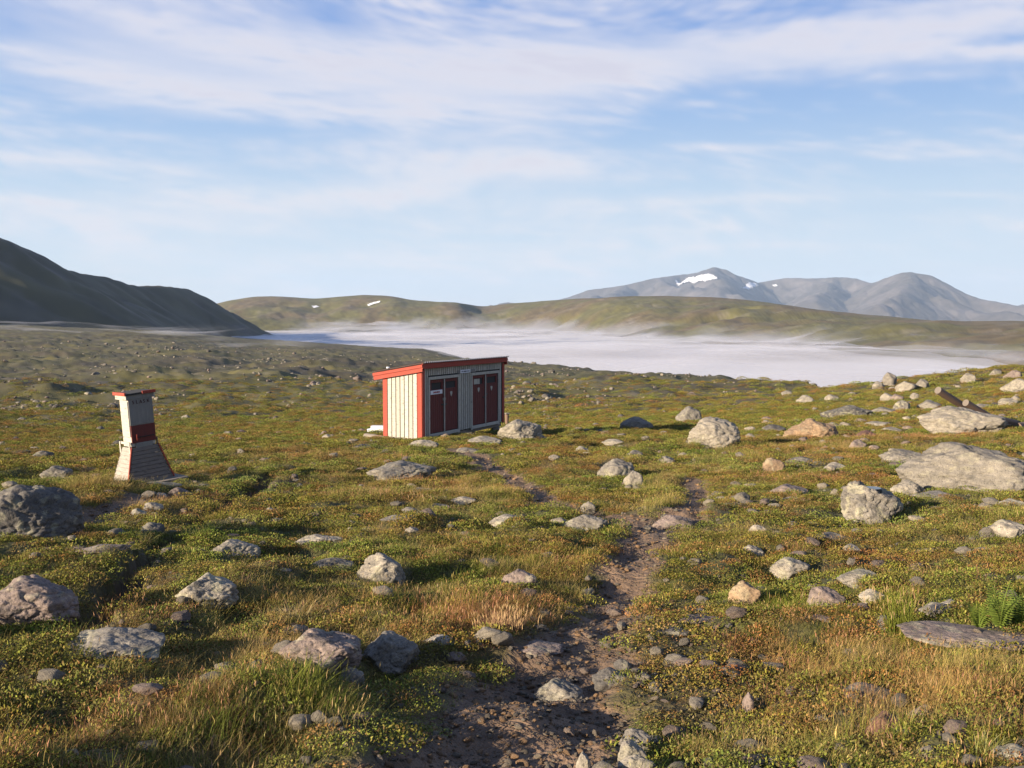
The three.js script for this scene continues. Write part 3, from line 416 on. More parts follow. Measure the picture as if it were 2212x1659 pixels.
// the stones of the photograph: u of the middle, v of the foot, width px, height px, sharp, tone, lichen, label
const ROCKS = [
  [58, 1172, 215, 128, 0.15, 'd', 0.55, 'large dark boulder cut by the left edge of the picture'],
  [62, 1326, 190, 80, 0.3, 'p', 0.4, 'flat pinkish boulder at the left edge below the dark one'],
  [448, 1322, 130, 82, 0.75, 'w', 0.7, 'pale lichen-spotted angular boulder right of the eroded ditch'],
  [226, 1440, 245, 76, 0.4, 'g', 0.5, 'wide low grey boulder in reddish grass at lower left'],
  [694, 1476, 182, 114, 0.3, 'p', 0.55, 'speckled reddish-grey boulder left of the dirt path in the foreground'],
  [843, 1452, 132, 84, 0.8, 'g', 0.4, 'tilted grey slab beside the speckled foreground boulder'],
  [951, 1420, 76, 48, 0.8, 'w', 0.3, 'pale angular stone at the edge of the reddish grass by the path'],
  [758, 1482, 62, 42, 0.7, 'g', 0.6, 'small stone leaning on the speckled foreground boulder'],
  [500, 1203, 122, 38, 0.5, 'w', 0.4, 'long pale low rock between the bin and the foreground'],
  [822, 1256, 112, 62, 0.7, 'w', 0.5, 'pale pointed boulder with a dark flat rock at its left'],
  [716, 1239, 102, 32, 0.7, 'd', 0.6, 'dark flat rock left of the pale pointed boulder'],
  [690, 1176, 112, 20, 0.5, 'w', 0.3, 'thin pale slab half sunk in the heath'],
  [868, 1039, 156, 40, 0.55, 'g', 0.5, 'broad flat grey outcrop in front of the outhouse corner'],
  [1102, 1141, 96, 28, 0.35, 'w', 0.6, 'low pale rounded rock in brown grass left of the path fork'],
  [1264, 1146, 110, 36, 0.4, 'g', 0.5, 'flat grey boulder at the inside of the path bend'],
  [862, 1143, 84, 26, 0.8, 'g', 0.3, 'brown tilted slab in the middle of the heath'],
  [889, 1158, 34, 20, 0.95, 'w', 0.1, 'small white pointed stone below the brown tilted slab'],
  [1330, 1034, 82, 42, 0.4, 'g', 0.5, 'mottled grey boulder between the two path branches'],
  [1368, 1050, 44, 34, 0.95, 'w', 0.05, 'white angular block right of the mottled grey boulder'],
  [1542, 970, 112, 70, 0.1, 'w', 0.3, 'round pale boulder standing alone in grass right of the outhouse'],
  [1122, 952, 104, 46, 0.7, 'w', 0.35, 'pale boulder against the far end of the outhouse front'],
  [1752, 952, 116, 48, 0.9, 'o', 0.3, 'orange-brown wedge-shaped rock right of the round boulder'],
  [2090, 1066, 275, 108, 0.7, 'g', 0.3, 'huge lichen-covered boulder at the right edge'],
  [1962, 1078, 72, 40, 0.3, 'w', 0.4, 'pale stone tucked between the cup boulder and the huge boulder'],
  [2018, 1088, 92, 26, 0.4, 'g', 0.3, 'low flat stone in the shadow of the cup boulder'],
  [1952, 1011, 100, 40, 0.4, 'g', 0.4, 'grey rounded boulder behind the huge boulder at right'],
  [2076, 938, 168, 60, 0.45, 'w', 0.35, 'broad yellow-grey boulder under the leaning poles'],
  [1375, 932, 74, 32, 0.3, 'g', 0.4, 'grey boulder on the grass behind the outhouse stones'],
  [1488, 914, 58, 36, 0.3, 'g', 0.4, 'grey boulder just behind the round pale boulder'],
  [1740, 871, 40, 18, 0.5, 'w', 0.3, 'pale stone on the green terrace above the wedge rock'],
  [1700, 857, 26, 14, 0.8, 'g', 0.3, 'pointed stone at the left end of the terrace edge'],
  [1797, 866, 32, 14, 0.4, 'w', 0.3, 'pair-like pale stone in the row on the terrace'],
  [1832, 904, 116, 28, 0.5, 'd', 0.7, 'dark broad flat rock on the green terrace'],
  [1907, 894, 52, 15, 0.4, 'g', 0.4, 'low grey stone right of the dark flat terrace rock'],
  [1946, 891, 36, 27, 0.6, 'g', 0.8, 'knobbly grey boulder on the terrace left of the poles'],
  [2007, 886, 50, 22, 0.3, 'g', 0.3, 'smooth grey boulder below the raised pole end'],
  [1916, 864, 28, 16, 0.5, 'w', 0.3, 'front left boulder of the terrace pile'], [1956, 843, 42, 20, 0.5, 'w', 0.3, 'largest boulder at the top of the terrace pile'],
  [1938, 864, 26, 13, 0.5, 'p', 0.3, 'front middle boulder of the terrace pile'], [1992, 838, 28, 20, 0.8, 'g', 0.3, 'tall block at the right of the terrace pile'], [1975, 862, 18, 14, 0.6, 'w', 0.3, 'front right boulder of the terrace pile'],
  [1875, 823, 42, 15, 0.6, 'w', 0.3, 'long pale boulder on the skyline right of the fog'], [1922, 827, 28, 23, 0.6, 'g', 0.3, 'upright boulder on the skyline above the terrace pile'], [1898, 835, 26, 12, 0.5, 'w', 0.3, 'pale stone just below the skyline boulders'],
  [2091, 821, 30, 15, 0.5, 'w', 0.3, 'pale boulder on the slope near the skyline'], [2188, 813, 36, 14, 0.5, 'p', 0.3, 'brownish boulder on the skyline at the right edge'], [2150, 806, 24, 9, 0.5, 'g', 0.3, 'small skyline stone left of the brownish one'], [2110, 803, 22, 8, 0.5, 'g', 0.3, 'flat stone on the skyline at upper right'],
  [2198, 851, 64, 34, 0.5, 'w', 0.4, 'tall pale boulder at the right edge above the poles'], [2178, 878, 38, 18, 0.6, 'w', 0.6, 'pale knobbly stone right of the poles on the grass'], [2118, 884, 46, 12, 0.3, 'g', 0.3, 'flat stone on the grass behind the poles'],
  [1672, 939, 52, 22, 0.6, 'd', 0.5, 'dark flat rock left of the orange wedge rock'], [1796, 926, 40, 14, 0.6, 'w', 0.3, 'pale stone above the orange wedge rock'], [1890, 925, 50, 15, 0.4, 'w', 0.3, 'white flat rock left of the boulder under the poles'], [1924, 936, 44, 14, 0.4, 'g', 0.4, 'grey stone in front of the white flat rock'],
  [1853, 968, 36, 19, 0.3, 'p', 0.3, 'reddish-grey rounded stone in the brown grass'], [1870, 949, 48, 20, 0.9, 'r', 0.0, 'rust-brown broken lump in the brown grass'],
  [1672, 1021, 48, 33, 0.6, 'o', 0.4, 'brown upright stone at the left end of a dark ledge'], [1740, 1005, 96, 18, 0.5, 'd', 0.4, 'dark ledge behind the brown upright stone'], [1803, 1019, 68, 20, 0.4, 'w', 0.3, 'long pale stone right of the dark ledge'],
  [1438, 1003, 42, 18, 0.5, 'g', 0.3, 'grey stone left of the right path branch'], [1700, 1078, 90, 32, 0.4, 'p', 0.4, 'warm pale humped rock in the heath right of the path'], [1718, 1093, 60, 16, 0.4, 'g', 0.5, 'flat stone in front of the warm pale humped rock'], [1586, 1102, 66, 15, 0.5, 'w', 0.3, 'flat pale stone right of the right path branch'],
  [1636, 1152, 50, 18, 0.5, 'w', 0.3, 'pale stone beside a green tussock right of the path'], [1800, 1170, 96, 18, 0.5, 'd', 0.6, 'long dark flat stone in the green heath'], [1840, 1188, 38, 12, 0.5, 'w', 0.3, 'small pale stone below the long dark flat one'],
  [2177, 1163, 78, 40, 0.4, 'w', 0.7, 'white and black lichened boulder near the right edge'], [2190, 1098, 62, 20, 0.4, 'w', 0.4, 'flat pale stone at the right edge below the huge boulder'], [1626, 1195, 56, 16, 0.5, 'w', 0.3, 'flat pale stone in the grass right of the wide path'], [1706, 1224, 84, 18, 0.4, 'w', 0.5, 'low lichened stone right of the wide path'],
  [1608, 1299, 70, 44, 0.6, 'o', 0.3, 'brown pointed stone with fern-like green at its right'], [1786, 1318, 82, 50, 0.4, 'p', 0.5, 'reddish-grey layered boulder in the green grass at right'], [1866, 1266, 110, 34, 0.3, 'g', 0.5, 'low wide rock behind the layered boulder'], [1884, 1314, 56, 40, 0.4, 'w', 0.4, 'pale stone among tall sedge right of the layered boulder'],
  [2026, 1340, 76, 36, 0.6, 'g', 0.5, 'grey angular stone left of the ferns'], [2054, 1324, 50, 28, 0.7, 'w', 0.2, 'pale pinkish stone behind the grey angular one by the ferns'], [1514, 1364, 100, 34, 0.8, 'p', 0.3, 'reddish wedge-shaped slab right of the wide path'], [2086, 1398, 270, 30, 0.4, 'p', 0.5, 'long reddish-grey ledge below the ferns'],
  [1876, 1516, 106, 36, 0.2, 'd', 0.35, 'smooth grey flat stone in the dry grass at lower right'], [1906, 1580, 74, 42, 0.8, 'r', 0.0, 'dark red-brown overhanging stone at lower right'], [1988, 1562, 54, 38, 0.8, 'p', 0.1, 'pinkish block right of the dark red-brown stone'], [2188, 1648, 80, 36, 0.2, 'g', 0.3, 'grey rounded stone in the bottom right corner'],
  [1371, 1592, 72, 18, 0.4, 'g', 0.4, 'flat grey stone right of the path in the foreground'], [1366, 1628, 66, 26, 0.5, 'g', 0.3, 'grey stone near the bottom edge right of the path'], [1376, 1662, 86, 30, 0.5, 'w', 0.3, 'pale striped stone cut by the bottom edge right of the path'], [1260, 1646, 34, 22, 0.3, 'w', 0.1, 'small white round stone on the path at the bottom edge'], [1616, 1516, 26, 20, 0.6, 'p', 0.1, 'small pink stone in the dry grass at lower right'],
  [1162, 1420, 116, 28, 0.6, 'p', 0.4, 'flat grey rock step across the path'], [1458, 1380, 90, 20, 0.5, 'd', 0.4, 'dark flat stone below the reddish wedge slab'], [1322, 1467, 90, 20, 0.7, 'd', 0.3, 'dark long stone right of the path step'], [1208, 1480, 116, 12, 0.4, 'g', 0.3, 'thin grey slab on the path below the step'], [1344, 1442, 40, 18, 0.6, 'd', 0.4, 'dark stone at the moss edge right of the path'], [1762, 1362, 62, 22, 0.6, 'p', 0.3, 'low stone in front of the layered boulder'],
  [92, 994, 44, 21, 0.6, 'd', 0.5, 'dark boulder standing on the moor left of the bin'], [122, 1032, 62, 26, 0.5, 'g', 0.4, 'grey slanting rock left of the bin base'], [45, 985, 36, 12, 0.5, 'g', 0.4, 'grey stone near the left edge behind the dark moor boulder'], [328, 1150, 54, 21, 0.3, 'd', 0.3, 'dark rounded stone in the shadow beyond the ditch'], [240, 1164, 40, 13, 0.4, 'g', 0.3, 'flat stone right of the large dark boulder'], [331, 1105, 42, 20, 0.6, 'w', 0.4, 'pale stone on the dirt below the bin'], [225, 1231, 110, 22, 0.4, 'p', 0.5, 'long low rock left of the ditch'], [298, 1112, 36, 14, 0.5, 'g', 0.3, 'grey stone left of the pale one below the bin'],
  [584, 1109, 30, 13, 0.4, 'w', 0.3, 'lone pale stone in the heath right of the bin'], [591, 1237, 58, 22, 0.8, 'g', 0.5, 'dark-edged wedge stone left of the dark flat rock'], [613, 1254, 34, 16, 0.4, 'g', 0.3, 'rounded stone below the dark-edged wedge stone'], [717, 1332, 52, 18, 0.3, 'g', 0.3, 'pale grey stone behind the dead straw tuft'], [330, 1278, 30, 14, 0.6, 'p', 0.3, 'small stone on the right bank of the ditch'],
  [1258, 976, 32, 12, 0.4, 'w', 0.3, 'small pale stone right of the outhouse boulder'], [1370, 992, 40, 20, 0.7, 'g', 0.4, 'grey pointed stone above the mottled grey boulder'], [1228, 1022, 32, 12, 0.5, 'g', 0.4, 'small stone right of the path to the outhouse'], [1188, 1030, 28, 10, 0.4, 'w', 0.3, 'small flat stone by the path to the outhouse'], [1001, 1088, 56, 15, 0.5, 'w', 0.5, 'white lichened flat stone in straw-coloured grass'], [1270, 1096, 34, 13, 0.4, 'w', 0.2, 'rounded stone on the path at the inner bend'], [1457, 1130, 96, 16, 0.4, 'p', 0.2, 'flat bare slab where the paths meet'],
  [1122, 1264, 80, 34, 0.5, 'p', 0.5, 'reddish lichened rock in pink grass left of the path'], [995, 1222, 26, 14, 0.4, 'p', 0.2, 'small pinkish stone in green grass left of the path'], [1325, 964, 52, 16, 0.6, 'w', 0.4, 'pale lichened stone in front of the grey boulders'], [914, 970, 70, 20, 0.7, 'w', 0.5, 'pale rock with a dark top below the outhouse corner'], [1046, 960, 76, 18, 0.4, 'w', 0.4, 'pale low rock in front of the outhouse doors'], [1010, 980, 50, 13, 0.5, 'g', 0.4, 'flat stone at the start of the outhouse path'],
  [830, 1078, 32, 13, 0.3, 'w', 0.6, 'pale round stone below the broad flat outcrop'], [909, 1048, 26, 8, 0.4, 'w', 0.4, 'small pale stone right below the broad flat outcrop'], [906, 1067, 64, 13, 0.5, 'w', 0.4, 'long pale low stone in straw grass'], [780, 973, 50, 14, 0.4, 'd', 0.3, 'dark low stone left of the outhouse corner rock'], [707, 948, 24, 10, 0.6, 'w', 0.3, 'pale stone on the brow left of the outhouse'], [758, 1150, 28, 11, 0.4, 'w', 0.4, 'left of two small pale stones in the heath'], [794, 1150, 28, 12, 0.4, 'w', 0.4, 'right of two small pale stones in the heath'], [1029, 1183, 22, 10, 0.4, 'w', 0.2, 'tiny pale stone in the green heath left of the path'],
  [344, 1056, 92, 15, 0.5, 'g', 0.5, 'long grey slab under the front of the bin'], [392, 1066, 60, 14, 0.5, 'p', 0.3, 'brown slab on the dirt in front of the bin'], [905, 1120, 90, 14, 0.4, 'd', 0.4, 'thin dark slab above the brown tilted slab'], [945, 1100, 56, 12, 0.4, 'g', 0.4, 'flat grey stone above the thin dark slab'],
  [345, 1075, 30, 11, 0.5, 'w', 0.2, 'small pale stone in front of the long grey slab'], [640, 1045, 22, 8, 0.4, 'w', 0.2, 'small stone on the bare earth right of the bin'],
];
function placeRock(u, v, w, h, seed, sharp, tone, lichen, label, group, name = 'boulder') {
  const g = ground(u, v), sx = w * g.px / 2, sz = sx * (0.62 + 0.25 * rng(seed)()), rc = g.r + sz * 0.6, hc = H(g.x * rc / g.r, g.f * rc / g.r), vis = Math.max(0.35 * h * g.px, EYE + rc * sight(u, v - h).tan - hc);
  const sink = clamp(0.42 * vis, 0.03, 0.7), sy = (vis + sink) / 2;
  // the foot seen is the near side of the stone, so its middle lies farther back
  const k = rc / g.r, x = g.x * k, f = g.f * k, y = hc;
  const detail = w > 170 ? 34 : w > 95 ? 24 : w > 55 ? 15 : w > 28 ? 9 : 5;
  const o = mesh(name, rockShape(seed, sx, sy, sz, detail, sharp, tone, lichen), rockMaterial);
  const foot = EYE + g.r * sight(u, v).tan;
  o.position.set(x, y + sy - sink, -f); o.rotation.y = -Math.atan2(x, f);
  TAKEN.push([x, f, sx * 0.76, sz * 0.74, -Math.atan2(x, f)]);
  tag(o, label, w > 45 ? 'boulder' : 'stone', group); return o;
}
ROCKS.forEach(([u, v, w, h, sharp, tone, lichen, label], i) => placeRock(u, v, w, h, i + 1, sharp, tone, lichen, label, null, w > 45 ? 'boulder' : 'stone'));
// the boulder with a hollow in its top that holds rainwater
{
  const g = ground(1882, 1124), sx = 126 * g.px / 2, sz = sx * 0.8, k = (g.r + sz * 0.75) / g.r, x = g.x * k, f = g.f * k, vis = EYE + g.r * k * sight(1882, 1044).tan - H(x, f), sy = vis * 0.66;
  const geo = rockShape(501, sx, sy, sz, 36, 0.45, 'g', 0.6), p = geo.attributes.position, hx = -0.05 * sx, hz = 0.06 * sz, rx = 0.34 * sx, rz = 0.42 * sz;
  let top = 0; for (let i = 0; i < p.count; i++) if (Math.hypot((p.getX(i) - hx) / rx, (p.getZ(i) - hz) / rz) < 1.1 && p.getY(i) > 0) top = Math.max(top, p.getY(i));
  for (let i = 0; i < p.count; i++) { const q = Math.hypot((p.getX(i) - hx) / rx, (p.getZ(i) - hz) / rz); if (q < 1.25 && p.getY(i) > 0) p.setY(i, p.getY(i) - 0.30 * sy * (1 - smooth(0.55, 1.2, q)) ); }
  geo.deleteAttribute('normal'); const idx = mergeVertices(geo, 1e-4); idx.computeVertexNormals();
  const grp = new THREE.Group(); grp.name = numbered('boulder'); scene.add(grp); tag(grp, 'cup-shaped boulder holding a small pool of rainwater', 'boulder');
  mesh('stone', idx, rockMaterial, grp);
  const w = new THREE.CircleGeometry(1, 30); w.rotateX(-Math.PI / 2); w.scale(rx * 0.98, 1, rz * 0.98); w.translate(hx, top - 0.20 * sy, hz);
  const water = mesh('rainwater', w, new THREE.MeshPhysicalMaterial({ color: new THREE.Color().setRGB(0.03, 0.035, 0.04), roughness: 0.03, ior: 1.33 }), grp); water.userData.label = 'rainwater pool mirroring the sky';
  grp.position.set(x, H(x, f) + sy - 0.28 * vis, -f); grp.rotation.y = -Math.atan2(x, f) + 0.2; TAKEN.push([x, f, sx * 0.86, sz * 0.86, 0]);
}
// smaller stones lying about: alike within each part of the slope
const rockVariants = []; for (let i = 0; i < 10; i++) rockVariants.push(rockShape(900 + i, 1, 0.62, 0.8, 6, 0.35 + 0.06 * i, 'wgpgwdgwpg'[i], 0.4));
{
  const r = rng(4242);
  const zones = [
    [28, [20, 560, 1180, 1640], 'small stone in the grass at lower left, below the ditch', 'small stones at lower left', [10, 24]],
    [46, [560, 1180, 1040, 1230], 'small stone in the heath between the outhouse and the foreground boulders', 'small stones in the middle heath', [8, 22]],
    [30, [420, 1240, 955, 1040], 'small stone on the slope just below the outhouse', 'small stones below the outhouse', [6, 16]],
    [40, [1560, 2200, 1040, 1260], 'small stone in the green heath around the cup boulder', 'small stones right of the path', [8, 22]],
    [34, [1430, 2200, 1300, 1640], 'small stone in the dry grass at lower right', 'small stones at lower right', [10, 26]],
    [52, [1420, 2210, 835, 930], 'weathered stone scattered on the green terrace at right', 'stones on the terrace', [6, 22]],
    [40, [1640, 2210, 806, 850], 'weathered stone near the skyline at right', 'stones near the skyline', [6, 20]],
  ];
  for (const [n, [u0, u1, v0, v1], label, group, [w0, w1]] of zones) for (let i = 0; i < n; i++) {
    let u, v, g, tries = 0; do { u = lerp(u0, u1, r()); v = lerp(v0, v1, r()); g = ground(u, v); } while ((pathAt(g.x, g.f)[0] > 0.4 || g.r > 130 || TAKEN.some((t) => Math.hypot(t[0] - g.x, t[1] - g.f) < t[2] + 0.1)) && tries++ < 20);
    const w = lerp(w0, w1, Math.pow(r(), 2)) * g.px / 2, o = mesh('stone', rockVariants[Math.floor(r() * 10)], rockMaterial);
    const sy = w * (0.6 + 0.6 * r()); o.scale.set(w, sy, w * (0.7 + 0.4 * r())); o.position.set(g.x, H(g.x, g.f) + sy * 0.12, -g.f); o.rotation.set(0.25 * (r() - 0.5), r() * 6.28, 0.3 * (r() - 0.5));
    tag(o, label, 'stone', group); TAKEN.push([g.x, g.f, w * 0.8, w * 0.7, 0]);
  }
}
// uncounted stones: rubble of the moor beyond, and pebbles on the worn earth
function scatter(name, label, category, geo, material, list) {
  const im = new THREE.InstancedMesh(geo, material, list.length), d = new THREE.Object3D(), c = new THREE.Color();
  im.name = numbered(name);
  list.forEach((q, i) => { d.position.set(q.x, q.y, q.z); d.rotation.set(q.rx ?? 0, q.ry ?? 0, q.rz ?? 0); d.scale.set(q.s, q.sy ?? q.s, q.sz ?? q.s); d.updateMatrix(); im.setMatrixAt(i, d.matrix); im.setColorAt(i, c.setRGB(...(q.c ?? [1, 1, 1]))); });
  im.castShadow = im.receiveShadow = true; scene.add(im); tag(im, label, category, null, 'stuff'); return im;
}
{
  const r = rng(99), lists = [[], [], [], []]; let n = 0;
  while (n < 13000) {
    const u = lerp(-150, 2350, r()), rr = 34 * Math.pow(900 / 34, Math.pow(r(), 1.0)), az = azOf(u), x = rr * Math.sin(az), f = rr * Math.cos(az);
    const k = fbm2(x * 0.022 + 11, f * 0.014, 3) + 0.5 * n2(x * 0.12, f * 0.09); if (k < 0.16 + 0.3 * r() && r() > 0.10) continue;
    if (u > 1350 && rr < 120 && r() > 0.12) continue;
    const s = 0.062 * Math.exp(1.5 * Math.abs(r() + r() + r() - 1.5)) * (0.9 + rr / 300) * (rr < 110 ? 0.6 : r() < 0.03 ? 2.0 : 1), t = 0.75 + 0.5 * r();
    lists[n % 4].push({ x, z: -f, y: H(x, f) + s * 0.15, s, sy: s * (0.6 + 0.5 * r()), ry: r() * 6.28, rx: 0.3 * (r() - 0.5), c: [t * 0.85, t * 0.85 * (0.96 + 0.05 * r()), t * 0.85 * (0.92 + 0.08 * r())] }); n++;
  }
  const kinds = ['w', 'g', 'd', 'p'];
  lists.forEach((l, i) => scatter('moor_rubble', ['pale rubble strewn over the moor beyond the outhouse', 'grey rubble strewn over the moor beyond the outhouse', 'dark rubble strewn over the moor beyond the outhouse', 'reddish rubble strewn over the moor beyond the outhouse'][i], 'rubble', rockShape(950 + i, 1, 0.75, 0.85, 3, 0.7, kinds[i], 0.3), rockMaterial, l));
  const peb = [[], []]; n = 0; let guard = 0;
  while (n < 26000 && guard++ < 900000) {
    const az = (r() - 0.5) * 1.15, rr = 2.6 * Math.pow(30 / 2.6, Math.pow(r(), 1.1)), x = rr * Math.sin(az), f = rr * Math.cos(az), p = pathAt(x, f)[0];
    if (r() > Math.max(p * 0.9, 0.02 + 0.22 * grows(x, f).b)) continue;
    const s = 0.0032 * Math.exp(2.0 * Math.pow(r(), 4.5)) * (0.8 + rr * 0.06), t = 0.7 + 0.9 * r();
    peb[n % 2].push({ x, z: -f, y: H(x, f) + s * 0.25, s, sy: s * 0.6, sz: s * (0.6 + 0.4 * r()), ry: r() * 6.28, rx: r() - 0.5, rz: r() - 0.5, c: [t * 1.1, t * 0.99, t * 0.86] }); n++;
  }
  peb.forEach((l, i) => scatter('pebbles', ['pale pebbles scattered on the worn path and bare moss', 'brown pebbles scattered on the worn path and bare moss'][i], 'pebbles', rockShape(970 + i, 1, 0.8, 0.9, 2, 0.6, 'go'[i], 0.1), rockMaterial, l));
}
{
  const r = rng(31), lists = [[], [], []]; let n = 0;
  while (n < 2300) {
    const az = (r() - 0.5) * 1.15, rr = 3.2 * Math.pow(46 / 3.2, Math.pow(r(), 0.85)), x = rr * Math.sin(az), f = rr * Math.cos(az), w = grows(x, f), k = 0.25 + 1.1 * w.b + 0.5 * Math.max(0, n2(x * 0.5 + 4, f * 0.5)) + (az > 0.05 ? 0.15 : 0);
    if (r() > k || pathAt(x, f)[0] > 0.2 + r()) continue; if (TAKEN.some((t) => Math.abs(t[0] - x) < t[2] && Math.abs(t[1] - f) < t[2])) continue;
    const s = (0.018 + 0.072 * Math.pow(r(), 3.0)) * (0.7 + rr * 0.045), t = 0.75 + 0.6 * r();
    lists[n % 3].push({ x, z: -f, y: H(x, f) + s * 0.36, s, sy: s * (0.42 + 0.5 * r()), sz: s * (0.6 + 0.5 * r()), ry: r() * 6.28, rx: 0.4 * (r() - 0.5), rz: 0.4 * (r() - 0.5), c: [t, t * 0.97, t * 0.92] }); TAKEN.push([x, f, s * 0.7, s * 0.7, 0]); n++;
  }
  lists.forEach((l, i) => scatter('loose_stones', ['pale fist-sized stones strewn through the turf', 'grey fist-sized stones strewn through the turf', 'reddish fist-sized stones strewn through the turf'][i], 'stones', rockShape(990 + i, 1, 0.7, 0.85, 5, 0.75, 'wgp'[i], 0.3), rockMaterial, l));
}
console.log('rocks', performance.now() | 0, TAKEN.length);

// ---------------------------------------------------------------- timber
function timberTexture(base, dark, seed, size = 256) { // faded paint or wood with grain along v and small worn flecks
  const d = new Uint8Array(size * size * 4), enc = (v) => 255 * Math.pow(clamp(v, 0, 1), 1 / 2.2);
  for (let y = 0; y < size; y++) for (let x = 0; x < size; x++) {
    const u = x / size, v = y / size, g = 0.10 * fbm2(u * 40 + seed, v * 3, 3) + 0.07 * fbm2(u * 7 + seed, v * 5 + 9, 3), w = smooth(0.55, 0.8, fbm2(u * 26 + seed * 3, v * 6 + 4, 4) + 0.1), i = (y * size + x) * 4;
    for (let c = 0; c < 3; c++) d[i + c] = enc(lerp(base[c] * (1 + g), dark[c], w * 0.7)); d[i + 3] = 255;
  }
  const t = new THREE.DataTexture(d, size, size); t.colorSpace = THREE.SRGBColorSpace; t.magFilter = THREE.LinearFilter; t.wrapS = t.wrapT = THREE.RepeatWrapping; t.needsUpdate = true; return t;
}
const timber = (base, dark, seed) => new THREE.MeshStandardMaterial({ map: timberTexture(base, dark, seed), roughness: 0.85, bumpMap: woodBump, bumpScale: 0.002 });
const M = {
  white: timber([0.40, 0.372, 0.312], [0.20, 0.18, 0.15], 3), white2: timber([0.36, 0.335, 0.28], [0.17, 0.15, 0.125], 43), white3: timber([0.43, 0.40, 0.34], [0.22, 0.20, 0.17], 53), red: timber([0.31, 0.048, 0.027], [0.24, 0.07, 0.05], 8), door: timber([0.115, 0.020, 0.013], [0.08, 0.02, 0.016], 14), grey: timber([0.19, 0.178, 0.158], [0.16, 0.15, 0.14], 21), old: timber([0.20, 0.165, 0.13], [0.09, 0.075, 0.06], 27), base: timber([0.155, 0.125, 0.10], [0.07, 0.055, 0.045], 61), pale: timber([0.29, 0.265, 0.23], [0.13, 0.11, 0.09], 67), brown: timber([0.17, 0.105, 0.07], [0.08, 0.055, 0.04], 33),
  dark: std(0.03, 0.028, 0.026, 0.9), iron: std(0.035, 0.032, 0.03, 0.5, { metalness: 0.6 }), tin: std(0.42, 0.42, 0.43, 0.42, { metalness: 0.75, side: THREE.DoubleSide }), pane: new THREE.MeshPhysicalMaterial({ color: new THREE.Color().setRGB(0.17, 0.17, 0.14), roughness: 0.22 }), paper: std(0.62, 0.62, 0.64, 0.7), ink: std(0.06, 0.06, 0.09, 0.8), redInk: std(0.28, 0.045, 0.05, 0.8), blackish: std(0.05, 0.02, 0.018, 0.85),
};
// a box with slightly broken edges and uv in metres; (x, y, z) is its middle
function bevelBox(w, h, d, b = 0.004) {
  b = Math.min(b, w / 3, h / 3, d / 3);
  const s = new THREE.Shape(); s.moveTo(-w / 2 + b, -h / 2 + b); s.lineTo(w / 2 - b, -h / 2 + b); s.lineTo(w / 2 - b, h / 2 - b); s.lineTo(-w / 2 + b, h / 2 - b); s.closePath();
  const g = new THREE.ExtrudeGeometry(s, { depth: d - 2 * b, bevelEnabled: true, bevelThickness: b, bevelSize: b, bevelSegments: 1 }); g.translate(0, 0, -d / 2 + b); return g;
}
let nudge = 1;
function uvShift(g) { const uv = g.attributes.uv, k = rng(nudge++), a = k(), b = k(); for (let i = 0; i < uv.count; i++) uv.setXY(i, uv.getX(i) + a, uv.getY(i) + b); return g; }
const pick = rng(606);
function board(name, w, h, d, x, y, z, m, parent, rot) { if (name === 'board' && m === M.white) m = [M.white, M.white2, M.white3][Math.floor(pick() * 3)]; const o = mesh(name, uvShift(bevelBox(w, h, d)), m, parent); o.position.set(x, y, z); if (rot) o.rotation.set(...rot); return o; }
function group(name, label, category, p, turn = 0) { const o = new THREE.Group(); o.name = numbered(name); o.position.copy(p); o.rotation.y = turn; scene.add(o); tag(o, label, category); return o; }

